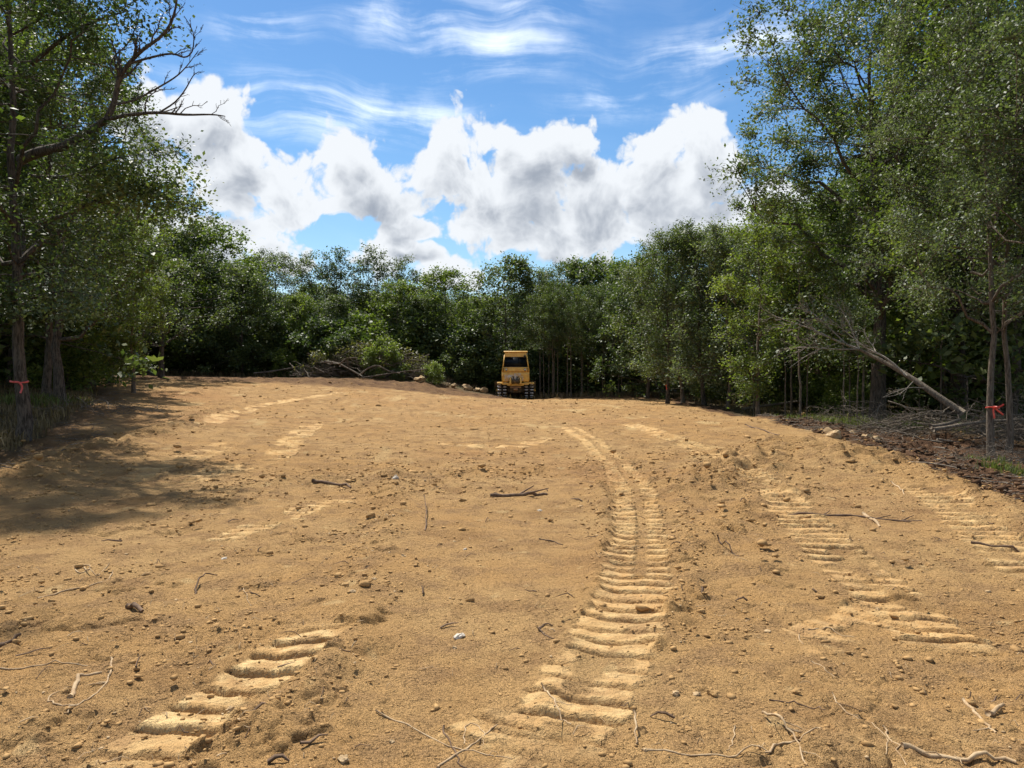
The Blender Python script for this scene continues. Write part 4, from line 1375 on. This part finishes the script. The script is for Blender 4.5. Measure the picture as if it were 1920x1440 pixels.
# ------------------------------------------------------------------ sticks, logs and roots
def stick(name, label, px, r, mat, cat, lift=.5, seed=0, wob=.012, D=None, taper=.55, branches=0, group=None):
    rng = np.random.default_rng(seed + 500)
    if D is None:
        g = [G2(*q[:2]) for q in px]
        pts = np.array([(a[0], a[1], 0.0) for a in g])
        pts = dense(pts, 4)
        pts[:, :2] += rng.normal(size=(len(pts), 2)) * wob * .4
        zs = surf_z(pts[:, 0], pts[:, 1])
        # lie on the highest soil under it
        k = np.ones(3) / 3
        zp = np.convolve(np.pad(zs, 1, 'edge'), k, 'valid')
        pts[:, 2] = .5 * zs + .5 * np.maximum(zs, zp) + r * .25
        if len(px[0]) > 2:
            ex = np.interp(np.linspace(0, 1, len(pts)), np.linspace(0, 1, len(px)), [q[2] for q in px]); pts[:, 2] += ex
    else:
        pts = dense(pxpath(px), 4)
    c = pts.mean(axis=0)
    mb = MB()
    if name == 'root': r = r * .72
    rad = np.linspace(r, r * taper, len(pts)) * (1 + .12 * np.sin(np.arange(len(pts)) * 1.7 + seed))
    mb.tube(pts - c, rad, 7)
    if branches:
        for b in range(branches):
            i = rng.integers(1, len(pts) - 1)
            d = pts[min(i + 1, len(pts) - 1)] - pts[i - 1]; d /= np.linalg.norm(d)
            q = np.array([-d[1], d[0], .25]) * (1 if rng.uniform() < .5 else -1); q[2] = abs(q[2])
            e = pts[i] + (d * .6 + q * .7) * rng.uniform(3, 9) * max(r * 2, .02)
            mb.tube(wander(pts[i] - c, e - c, 4, .004, rng), np.linspace(r * .5, r * .2, 4), 5)
    o = mb.build(name, M[mat], smooth=True)
    o.location = c
    tag(o, label, cat, group)
    return o


stick('stick', "dark straight stick lying across the smooth strip at mid distance", [(920, 931), (960, 930), (1000, 929), (1026, 927)], .030, 'stick', 'stick', seed=1, branches=2)
stick('stick', "dark stick lying left of the smooth strip, farther than the other", [(586, 906), (620, 908), (658, 913)], .030, 'stick', 'stick', seed=2, branches=1)
stick('stick', "long dark branch lying on the grey soil right of the clearing edge", [(1722, 880), (1770, 882), (1818, 886)], .028, 'stick', 'branch', seed=3)
stick('stick', "long thin branch lying across the right-hand prints", [(1480, 964), (1540, 965), (1610, 966), (1650, 972), (1730, 977)], .018, 'stick', 'branch', seed=4, branches=5)
stick('stick', "broken pale stick end beside the long thin branch", [(1617, 962), (1635, 975), (1650, 985)], .022, 'root', 'stick', seed=5)
stick('stick', "dark stick among the prints at the right edge", [(1820, 1026), (1870, 1030), (1925, 1036)], .016, 'stick', 'stick', seed=6)
stick('stick', "thin twig standing up in the smooth strip", [(797, 995, .0), (800, 965, .05), (795, 948, .12)], .007, 'stick', 'twig', seed=7, branches=2)
stick('stick', "short dark twig on the right of the smooth strip", [(1010, 1012), (1035, 1016), (1052, 1022)], .008, 'stick', 'twig', seed=8, branches=2)
stick('stick', "short thick stick end poking from the soil at the left", [(240, 1142), (266, 1154)], .022, 'stick', 'stick', seed=9)
stick('stick', "dark thick stick at the left edge of the view", [(-10, 1216), (15, 1213), (38, 1207)], .018, 'stick', 'stick', seed=10)
stick('root', "long pale root lying straight at the left edge", [(-20, 1264), (60, 1258), (120, 1252), (165, 1253)], .007, 'root', 'root', seed=11)
stick('root', "curved pale root loop left of the pale slab prints", [(208, 1238), (212, 1262), (200, 1290), (178, 1316), (150, 1334), (120, 1356)], .008, 'root', 'root', seed=12, branches=2)
stick('root', "looping root around a stick in the left foreground", [(150, 1334), (108, 1336), (90, 1325), (98, 1308), (130, 1298)], .007, 'root', 'root', seed=13)
stick('stick', "forked grey stick inside the root loop at the left", [(133, 1320), (146, 1285), (150, 1275), (190, 1268)], .013, 'root', 'stick', seed=14)
stick('root', "pale root lying across the shaded soil farther left", [(72, 1120), (130, 1103), (200, 1090), (215, 1075)], .009, 'root', 'root', seed=15)
stick('root', "curled root loop in the shaded soil at the left", [(137, 1060), (150, 1078), (172, 1066), (150, 1056), (180, 1090), (205, 1060)], .008, 'root', 'root', seed=16)
stick('root', "arched brown root standing out of the rough soil at centre left", [(366, 1112, .0), (368, 1102, .03), (385, 1088, .06), (408, 1084, .03)], .011, 'stick', 'root', seed=17)
stick('root', "thin upright root hooked over the rough soil at centre left", [(455, 1100), (462, 1118), (470, 1135)], .005, 'root', 'root', seed=18)
stick('root', "dark hooked root at the left lip of the main tread prints", [(1008, 1184), (1020, 1172), (1038, 1174)], .010, 'stick', 'root', seed=19)
stick('root', "dark root running from the hook towards the prints", [(1008, 1184), (1022, 1194), (1040, 1204)], .008, 'stick', 'root', seed=20)
stick('root', "crossed root running up to the right at the bottom centre", [(820, 1440), (850, 1415), (885, 1392), (915, 1372), (932, 1356)], .008, 'root', 'root', seed=21)
stick('root', "root running down to the right, crossing another at the bottom centre", [(832, 1358), (845, 1385), (855, 1415), (872, 1440)], .007, 'stick', 'root', seed=22)
stick('root', "long thin root from the lower left of the smooth strip to the crossing", [(705, 1340), (745, 1354), (785, 1366), (835, 1392), (900, 1408), (960, 1420)], .006, 'root', 'root', seed=23)
stick('root', "thin looping roots left of the lowest prints", [(870, 1390), (872, 1360), (885, 1352), (910, 1372), (902, 1395)], .005, 'root', 'root', seed=24)
stick('root', "pale forked root on top of the lowest tread ridges", [(1018, 1300), (1036, 1322), (1052, 1346), (1066, 1358)], .008, 'root', 'root', seed=25, branches=2)
stick('root', "long pale root at the bottom right of centre", [(1205, 1408), (1260, 1410), (1330, 1412), (1400, 1424), (1440, 1428)], .007, 'root', 'root', seed=26)
stick('root', "short pale root stub standing by the round stone at the bottom", [(1188, 1355, .06), (1191, 1378, .03), (1194, 1398, .0)], .008, 'root', 'root', seed=27)
stick('root', "frayed pale root fan in the bottom right", [(1430, 1348, .02), (1450, 1362, .03), (1470, 1380, .02), (1498, 1398, .0), (1510, 1440, .0)], .009, 'root', 'root', seed=28, branches=7)
stick('root', "root running left from the frayed fan", [(1420, 1420), (1460, 1404), (1500, 1396), (1538, 1394)], .008, 'root', 'root', seed=29)
stick('root', "thin curved root between the frayed fan and the cut stick", [(1560, 1310), (1580, 1338), (1620, 1356), (1650, 1375), (1668, 1400), (1660, 1440)], .005, 'root', 'root', seed=30)
stick('root', "pale curved root near the bottom right corner", [(1660, 1368), (1664, 1395), (1685, 1410), (1698, 1440)], .006, 'root', 'root', seed=31)
stick('stick', "pale stick leaning on the soil in the bottom right corner", [(1806, 1304), (1830, 1335), (1850, 1360), (1866, 1376)], .009, 'root', 'stick', seed=32, branches=1)
stick('stick', "short thick cut stick in the bottom right corner", [(1852, 1344, .0), (1880, 1328, .03)], .014, 'root', 'stick', seed=33)
stick('root', "short light root lying on the middle right soil", [(1494, 1186), (1500, 1200), (1508, 1210)], .006, 'root', 'root', seed=34)
stick('root', "thin root arching over the soil beneath the right-hand prints", [(1515, 1180), (1550, 1174), (1580, 1186), (1600, 1190)], .006, 'root', 'root', seed=35)
stick('root', "thin light root lying above a line of stones on the right", [(1520, 1244), (1545, 1262), (1562, 1275)], .005, 'root', 'root', seed=36)
stick('root', "dark thin root crossing the soil at the lower right", [(1440, 1318), (1490, 1322), (1520, 1332), (1545, 1348)], .006, 'stick', 'root', seed=37)
stick('root', "light root curling beside the bottom right roots", [(1380, 1362), (1372, 1385), (1362, 1402)], .005, 'root', 'root', seed=38)
stick('stick', "half-buried long pale stick at the bottom right edge", [(1690, 1412), (1760, 1420), (1830, 1432), (1900, 1440)], .013, 'root', 'stick', seed=39)
stick('root', "thin dark root on the berm left of the long thin branch", [(1345, 1028), (1365, 1038), (1390, 1046)], .010, 'stick', 'root', seed=40)
stick('stick', "thin fallen branch on the tan slope below the wood edge", [(1398, 798), (1425, 806), (1460, 816)], .022, 'stick', 'branch', seed=41)
stick('stick', "light twig on the slope above the dark branch at the right", [(1672, 905), (1688, 915), (1695, 928)], .012, 'root', 'twig', seed=42)
stick('log', "long thin log lying before the far trees left of the brush pile", [(478, 699), (520, 694), (560, 688)], .12, 'dead', 'log', seed=43, D=None) if False else None
for lab, pth, r in (("long thin log lying before the far trees left of the brush pile", [(476, 700, 47.2), (505, 697, 47.2), (535, 692, 47.4), (562, 687, 47.6)], .055),
                    ("thick bent log on the left half of the large brush pile", [(608, 678, 47), (632, 680, 46.6), (655, 692, 46.2), (680, 706, 45.8)], .075),
                    ("arched log curving up from the middle of the large brush pile", [(672, 705, 46), (690, 690, 46), (708, 684, 46), (728, 696, 45.8), (750, 700, 45.6)], .06),
                    ("long limb lying low along the right of the large brush pile", [(680, 708, 45.6), (720, 702, 45.6), (760, 696, 45.8), (800, 692, 46)], .045)):
    stick('log', lab, pth, r, 'dead', 'log', D=1, seed=len(lab))
for lab, pth, r in (("pale broken limb on the front of the dark heap behind the taped tree", [(1745, 800, 16.6), (1775, 796, 16.7), (1800, 786, 16.9)], .055),
                    ("long low limb running right across the dark heap", [(1750, 806, 16.2), (1800, 797, 16.3), (1850, 790, 16.6), (1930, 786, 17)], .045),
                    ("grey dead branch lying in the wood behind the straight pale trunk", [(1380, 770, 33), (1420, 762, 33), (1470, 756, 33), (1500, 752, 33.5)], .07),
                    ("bleached stick resting at the front edge of the dark soil", [(1757, 823, 15.4), (1770, 826, 15.4), (1785, 827, 15.4)], .03)):
    stick('log', lab, pth, r, 'dead', 'log', D=1, seed=len(lab) + 3)


# ------------------------------------------------------------------ rocks
def rock_mesh(seed, mat, flat=.7, n=2):
    bm = bmesh.new(); bmesh.ops.create_icosphere(bm, subdivisions=n, radius=1)
    r = random.Random(seed)
    offs = [Vector((r.uniform(-1, 1), r.uniform(-1, 1), r.uniform(-1, 1))).normalized() for _ in range(9)]
    from mathutils import noise
    for v in bm.verts:
        for o in offs:
            d = v.co.dot(o) - .62
            if d > 0: v.co -= o * d * .97
        v.co *= 1 + .50 * noise.noise(v.co * 1.5 + Vector((seed * 3.1, 0, 0))) + .22 * noise.noise(v.co * 4.5 + Vector((seed * 1.1, 5, 0)))
        v.co.z *= flat
    me = bpy.data.meshes.new('stone'); bm.to_mesh(me); bm.free()
    me.materials.append(M[mat])
    return me


def rock(label, px, py, wpx, mat='rock', flat=.7, D=None, seed=0, sub=.2, name='stone', cat='stone', n=2):
    if D is None: g = G2(px, py)
    else: q = P(px, py, D); g = q[:2]
    dist = max(g[1], 2)
    r = wpx / 1423 * dist / 2
    o = link(bpy.data.objects.new(name, rock_mesh(seed, mat, flat, n)))
    z = float(surf_z(g[0], g[1])[0])
    o.location = (g[0], g[1], z + r * flat * sub)
    o.scale = (r, r * .85, r)
    o.rotation_euler = (0, 0, seed * 1.3)
    tag(o, label, cat)
    return o


rock("tan boulder at the crest of the slope, left of the banded one", 1560, 822, 40, seed=1, flat=.75, n=3, name='boulder', cat='boulder')
rock("pale banded boulder half sunk in the dark soil", 1632, 826, 44, seed=2, flat=.62, n=3, name='boulder', cat='boulder')
rock("small boulder in the dark soil behind the banded boulder", 1600, 812, 24, seed=3, name='boulder', cat='boulder')
for i, (px, py, w, lab) in enumerate([(788, 712, 24, "brown boulder at the right end of the pale twig pile"), (838, 714, 16, "small flat stone nearest right of the little green bush"),
                                      (852, 712, 14, "flat stone second right of the little green bush"), (876, 710, 24, "largest pale boulder left of the bulldozer"),
                                      (893, 713, 15, "round stone between the two large boulders left of the bulldozer"), (909, 713, 22, "brown boulder just left of the bulldozer's blade")]):
    rock(lab, px, py, w, D=46.0 + .3 * i, seed=10 + i, sub=.6, name='boulder', cat='boulder')
for i, (px, py, w, mat, lab) in enumerate([
        (860, 1194, 30, 'rock_w', "white chalky stone alone in the lower part of the smooth strip"), (853, 1216, 14, 'rock', "dark little stone just below the white chalky stone"),
        (1200, 1372, 44, 'clod', "round brown stone at the foot of the lowest prints"), (1340, 1306, 34, 'clod', "dark stone, right one of the pair lower right of centre"),
        (1306, 1304, 22, 'rock', "tan stone, left one of the pair lower right of centre"), (1267, 1303, 22, 'rock', "round stone farthest left in the row lower right of centre"),
        (1492, 1304, 26, 'clod', "dark stone above the frayed root fan"), (1552, 1332, 26, 'clod', "dark stone right of the frayed root fan"),
        (642, 1434, 34, 'rock', "angular stone on the bottom edge left of centre"), (700, 1098, 14, 'rock', "round pebble on the left lip of the smooth strip"),
        (756, 1045, 14, 'rock', "pale pebble upper left in the smooth strip"), (872, 1030, 9, 'rock_w', "tiny white pebble in the middle of the smooth strip"),
        (695, 972, 30, 'clod', "flat dark clod left of the smooth strip's far end"), (1012, 957, 12, 'rock_w', "small pale pebble below the dark straight stick"),
        (660, 1122, 16, 'rock', "grey-green pebble on the windrow left of the smooth strip"), (1765, 1156, 22, 'clod', "stone at the right end of the lower right prints"),
        (742, 902, 20, 'rock_w', "pale stone at the far left corner of the smooth strip"), (985, 1222, 15, 'clod', "dark pebble right of the white chalky stone"),
        (122, 1306, 22, 'clod', "dark clod beside the left root loop"), (1402, 1188, 18, 'clod', "dark round pebble right of the main prints"),
        (1440, 1180, 20, 'rock', "tan round pebble right of the dark round pebble"), (330, 808, 18, 'clod', "dark clod on the shaded left slope"),
        (188, 886, 16, 'clod', "dark clod on the lower left bank"), (1562, 1228, 18, 'clod', "dark clod below the prints on the right"),
        (1210, 1408, 16, 'rock', "pale pebble at the end of the long pale bottom root"), (1290, 1366, 20, 'clod', "stone between the round brown stone and the frayed fan"),
        (735, 1390, 16, 'rock', "pebble left of the crossed roots"), (760, 1412, 18, 'clod', "clod left of the crossed roots' lower end"),
        (432, 1332, 20, 'rock', "stone among the pale slab prints"), (1645, 1140, 12, 'rock', "small pebble inside the right-hand prints"),
        (1742, 1062, 20, 'clod', "clod between the two right-hand print lanes"), (420, 1046, 14, 'rock_w', "white flat stone in the shaded left prints")]):
    rock(lab, px, py, w * .85, mat, seed=30 + i, sub=.1, cat='stone', n=3)

# broken flat slabs of pale soil on the left prints: real plates of crust
rng = np.random.default_rng(5)
ico = bmesh.new(); bmesh.ops.create_icosphere(ico, subdivisions=1, radius=1)
ICV = np.array([v.co[:] for v in ico.verts]); ICF = np.array([[v.index for v in f.verts] for f in ico.faces]); ico.free()


def scatter(name, label, xs, ys, size, mat, cat, flat=(.5, .9), sub=.3, sides=ICF, V=ICV):
    n = len(xs)
    z = surf_z(xs, ys)
    fl = rng.uniform(flat[0], flat[1], n)
    v = V[None] * (1 + rng.uniform(-.42, .42, (n, len(V), 1)))
    st = rng.uniform(.7, 1.35, (n, 1, 3)); st[:, 0, 2] = fl
    v = v * st * size[:, None, None]
    a = rng.uniform(0, 2 * pi, n); ca, sa = np.cos(a)[:, None], np.sin(a)[:, None]
    x = v[..., 0] * ca - v[..., 1] * sa; y = v[..., 0] * sa + v[..., 1] * ca
    v = np.stack([x + xs[:, None], y + ys[:, None], v[..., 2] + (z + size * fl * (sub - .15))[:, None]], -1)
    f = (sides[None] + (np.arange(n) * len(V))[:, None, None]).reshape(-1, 3)
    mb = MB(); mb.add(v.reshape(-1, 3), None, f)
    o = mb.build(name, M[mat])
    tag(o, label, cat, kind='stuff')
    return o


ICO0 = bmesh.new(); bmesh.ops.create_icosphere(ICO0, subdivisions=1, radius=1)
OCT_V = np.array([(1, 0, 0), (0, 1, 0), (-1, 0, 0), (0, -1, 0), (.5, .5, .7), (-.5, .5, .7), (-.5, -.5, .7), (.5, -.5, .7), (0, 0, -.8)]) * 1.0
OCT_F = np.array([(4, 5, 6), (4, 6, 7), (0, 1, 4), (1, 5, 4), (1, 2, 5), (2, 6, 5), (2, 3, 6), (3, 7, 6), (3, 0, 7), (0, 4, 7), (0, 8, 1), (1, 8, 2), (2, 8, 3), (3, 8, 0)])
ICO0.free()


def spots(n, r0, r1, amax=36, power=1.0):
    r = r0 * (r1 / r0) ** (rng.uniform(0, 1, n) ** power); a = np.radians(rng.uniform(-amax, amax, n))
    x = r * np.sin(a); y = r * np.cos(a)
    d, l, *_ = soil_masks(x, y)
    smx = sstep(x, -1.35, -1.0) * (1 - sstep(x, 0.5, 1.1)) * (1 - sstep(y, 8.5, 10.5))
    lo = sstep(fbm(x * .9, y * .9, 3, 133), -.35, .45)
    for (path, w, hh) in RIDGES:
        dd = poly_dist(x, y, path)[0]; lo = lo + 1.6 * np.exp(-(dd / w) ** 2)
    for T in TRACKS:
        dd = poly_dist(x, y, T['path'])[0]; lo = lo * np.where(dd < T['w'] / 2, .25, 1)
    keep = rng.uniform(0, 1.3, n) < (.18 + lo) * (1 - .72 * smx)
    return x[keep], y[keep], r[keep]


x, y, r = spots(17000, 2.4, 15)
scatter('soil_clods', "crumbly tan clods strewn over the bladed soil", x, y, .0056 * (.6 + .4 * r / 3) * rng.lognormal(0, .5, len(x)), 'clod', 'clods', sides=OCT_F, V=OCT_V)
x, y, r = spots(2600, 2.6, 16)
scatter('large_clods', "fist-sized lumps of tan soil among the smaller clods", x, y, .0135 * (.7 + .3 * r / 4) * rng.lognormal(0, .4, len(x)), 'clod', 'clods', flat=(.4, .8), sides=OCT_F, V=OCT_V)
x, y, r = spots(1500, 2.4, 12)
scatter('pebbles', "small pale pebbles strewn over the bladed soil", x, y, .0045 * (.6 + .4 * r / 3) * rng.lognormal(0, .45, len(x)), 'rock', 'pebbles', sides=OCT_F, V=OCT_V)
x, y, r = spots(9500, 10, 44, 38)
scatter('far_soil_clods', "clods and lumps over the farther half of the clearing", x, y, .017 * (.6 + r / 40) * rng.lognormal(0, .5, len(x)), 'clod', 'clods', flat=(.35, .7), sides=OCT_F, V=OCT_V)
# dark humus lumps on the shaded right margin
n = 4200
yy = rng.uniform(8, 22, n); ex = np.interp(yy, [8.8, 10.5, 13.2, 15.5, 18, 22], [5.9, 6.1, 6.5, 6.9, 7.2, 7.6]); xx = ex + rng.exponential(1.3, n)
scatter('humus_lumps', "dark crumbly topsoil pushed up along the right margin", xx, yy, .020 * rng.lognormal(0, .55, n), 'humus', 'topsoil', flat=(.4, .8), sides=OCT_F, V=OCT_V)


# ------------------------------------------------------------------ twigs and rootlets nobody could count
def litter(name, label, xs, ys, L, r, mat, seed):
    rg = np.random.default_rng(seed)
    n = len(xs); z = surf_z(xs, ys)
    mb = MB()
    a = rg.uniform(0, pi, n); bend = rg.normal(size=n) * .5
    for i in range(n):
        l = L * rg.lognormal(0, .45)
        t = np.linspace(-.5, .5, 4)
        aa = a[i] + bend[i] * t
        px_ = xs[i] + np.cumsum(np.cos(aa)) * l / 4; py_ = ys[i] + np.cumsum(np.sin(aa)) * l / 4
        pz = z[i] + np.array([.0, .012, .012, .0]) + rg.uniform(0, .015) + rg.normal(size=4) * .008
        rr_ = r * rg.lognormal(0, .35)
        mb.tube(np.stack([px_, py_, pz], 1), (rr_, rr_, rr_ * .8, rr_ * .4), 3, cap=False)
    o = mb.build(name, M[mat]); tag(o, label, 'twigs', kind='stuff')


rng = np.random.default_rng(77)
x, y, r = spots(1000, 2.4, 9); litter('rootlets', "fine pale rootlets scattered on the near soil", x, y, .07, .0018, 'root', 1)
x, y, r = spots(420, 3, 18); litter('dark_twiglets', "small dark twigs scattered over the soil", x, y, .14, .004, 'stick', 2)
n = 900; yy = rng.uniform(7, 24, n); ex = np.interp(yy, [7, 10.5, 13.2, 15.5, 18, 24], [5.7, 6.1, 6.5, 6.9, 7.2, 7.6]); xx = ex + rng.exponential(1.5, n) + .1
litter('margin_twigs', "broken grey twigs lying on the dark right margin", xx, yy, .35, .006, 'dead', 3)
n = 500; yy = rng.uniform(9, 30, n); lx = np.interp(yy, [5, 10, 14, 18, 22, 30], [-8.6, -7.6, -8.2, -10.0, -11.6, -16]); xx = lx - rng.exponential(1.6, n) + .5
litter('bank_twigs', "broken grey twigs lying on the shaded left bank", xx, yy, .35, .006, 'dead', 4)


# ------------------------------------------------------------------ grass
def grass(name, label, xs, ys, h, mat, seed, blades=9, w=.012, cat='grass', kind='stuff', spread=.09):
    rg = np.random.default_rng(seed)
    n = len(xs); z = base_h(xs, ys) + .0
    N = n * blades
    cx = np.repeat(xs, blades) + rg.normal(size=N) * spread; cy = np.repeat(ys, blades) + rg.normal(size=N) * spread; cz = np.repeat(z, blades)
    if n < 2000: cz = surf_z(cx, cy) - .01
    a = rg.uniform(0, 2 * pi, N); l = h * rg.uniform(.5, 1.25, N); be = rg.uniform(.15, .8, N)
    dx, dy = np.cos(a), np.sin(a); wx, wy = -dy * w, dx * w
    p0 = np.stack([cx - wx, cy - wy, cz], 1); p1 = np.stack([cx + wx, cy + wy, cz], 1)
    mx = cx + dx * l * be * .35; my = cy + dy * l * be * .35; mz = cz + l * .6
    p2 = np.stack([mx - wx * .7, my - wy * .7, mz], 1); p3 = np.stack([mx + wx * .7, my + wy * .7, mz], 1)
    p4 = np.stack([cx + dx * l * be, cy + dy * l * be, cz + l * (1 - .35 * be)], 1)
    v = np.stack([p0, p1, p3, p2, p4], 1).reshape(-1, 3)
    k = np.arange(N)[:, None] * 5
    c = np.zeros((N, 5, 2), np.float32); c[..., 0] = rg.uniform(0, 1, N)[:, None]; c[..., 1] = rg.uniform(0, 1, N)[:, None]
    mb = MB(); mb.add(v, k + np.array([0, 1, 2, 3]), k + np.array([3, 2, 4]), c.reshape(-1, 2))
    o = mb.build(name, M[mat], attr='var'); tag(o, label, cat, kind=kind)
    return o


n = 1500; yy = rng.uniform(11, 40, n); lx = np.interp(yy, [10, 14, 18, 22, 30, 45], [-8.3, -9.2, -10.8, -12.3, -16.5, -25]); xx = lx - rng.exponential(2.2, n)
grass('dry_grass', "dry straw-coloured grass on the shaded left bank", xx, yy, .26, 'grass_dry', 1, 8)
n = 110; xx = rng.uniform(-14.6, -12.4, n); yy = rng.uniform(20.5, 22.6, n)
grass('bank_grass', "green tufts round the foot of the paired left trunks", xx, yy, .30, 'grass_green', 2, 8)
n = 240; xx = rng.uniform(8.6, 12.5, n); yy = rng.uniform(19.5, 25, n)
grass('edge_grass', "thin green grass at the foot of the trees right of the slope", xx, yy, .22, 'grass_green', 3, 8)
g = P(1885, 893, 11.6)
o = grass('grass_tuft', "bright green grass tuft below the twigs at the right edge", g[0] + rng.normal(size=34) * .16, g[1] + rng.normal(size=34) * .2, .17, 'grass_green', 4, 12, .006, spread=.05)
g = P(1830, 868, 13)
o = grass('grass_tuft', "faint small grass tuft left of the bright green one", g[0] + rng.normal(size=18) * .15, g[1] + rng.normal(size=18) * .15, .13, 'grass_green', 5, 9, .006, spread=.05)
n = 900; xx = rng.uniform(9, 26, n); yy = rng.uniform(22, 46, n)
grass('forest_grass', "dry grass on the floor of the right-hand wood", xx, yy, .3, 'grass_dry', 6, 7)
n = 1000; xx = rng.uniform(-27, 12, n); yy = 50 + rng.normal(size=n) * .9 - np.where(xx > -1, 3.0, 0)
grass('far_grass', "low weeds along the foot of the far trees", xx, yy, .35, 'grass_dry', 7, 7, .02)


# ------------------------------------------------------------------ flagging tape
def tape(label, px, py, D, r, mat, tails, w=.035):
    c = P(px, py, D)
    root_ = empty('flagging_tape', c)
    tag(root_, label, 'flagging tape')
    mb = MB()
    n = 18; a = np.arange(n + 1) * 2 * pi / n
    zt_ = .012 * np.sin(a * 2)
    v = []
    for k in range(n + 1):
        for dz in (-w / 2, w / 2):
            for rr_ in (r, r + .004): v.append((cos(a[k]) * rr_, sin(a[k]) * rr_, dz * (1 - .35 * abs(sin(a[k] * 1.5))) + zt_[k]))
    f = []
    for k in range(n):
        b = k * 4
        f += [(b, b + 4, b + 6, b + 2), (b + 1, b + 3, b + 7, b + 5), (b + 2, b + 6, b + 7, b + 3), (b, b + 1, b + 5, b + 4)]
    mb.add(v, f)
    mb.build('loop', M[mat], root_)
    for q, (pts) in enumerate(tails):
        mb = MB()
        p = dense(np.array(pts, float), 3); p[:, 1] -= r + .012
        side = np.array([.0, .0, w / 2])
        v = []
        for i in range(len(p)):
            d = p[min(i + 1, len(p) - 1)] - p[max(i - 1, 0)]; d /= np.linalg.norm(d)
            s_ = np.cross(d, (0, 1, 0)); s_ /= np.linalg.norm(s_) + 1e-9
            s_ = s_ * w / 2
            for sg in (-1, 1):
                for off in (0, -.004): v.append(p[i] + s_ * sg + np.array([0, off + .012 * sin(i * .9), 0]))
        f = []
        for i in range(len(p) - 1):
            b = i * 4
            f += [(b, b + 2, b + 6, b + 4), (b + 1, b + 5, b + 7, b + 3), (b, b + 4, b + 5, b + 1), (b + 2, b + 3, b + 7, b + 6)]
        mb.add(v, f)
        mb.build('tail', M[mat], root_)
    return root_


tape("orange flagging tape knotted round the slim trunk at the right", 1861, 764, 14.6, .115, 'tape',
     [[(-.03, 0, 0), (.03, 0, -.06), (.10, 0, -.12), (.13, -.01, -.13)], [(-.05, 0, 0), (-.06, 0, -.08), (-.05, 0, -.20)], [(-.02, 0, .0), (.06, 0, .02), (.13, 0, .07)]])
tape("coral flagging tape round the nearest left oak with a hanging end", 36, 716, 15.2, .16, 'tape_pink',
     [[(.02, 0, 0), (.10, 0, .0), (.16, 0, -.04), (.165, 0, -.12), (.14, 0, -.22)]], .04)
tape("small orange flagging tape on the tree at the bend of the wood edge", 1251, 722, 36.5, .10, 'tape', [[(0, 0, 0), (-.05, 0, -.10), (-.02, 0, -.22)]], .08)
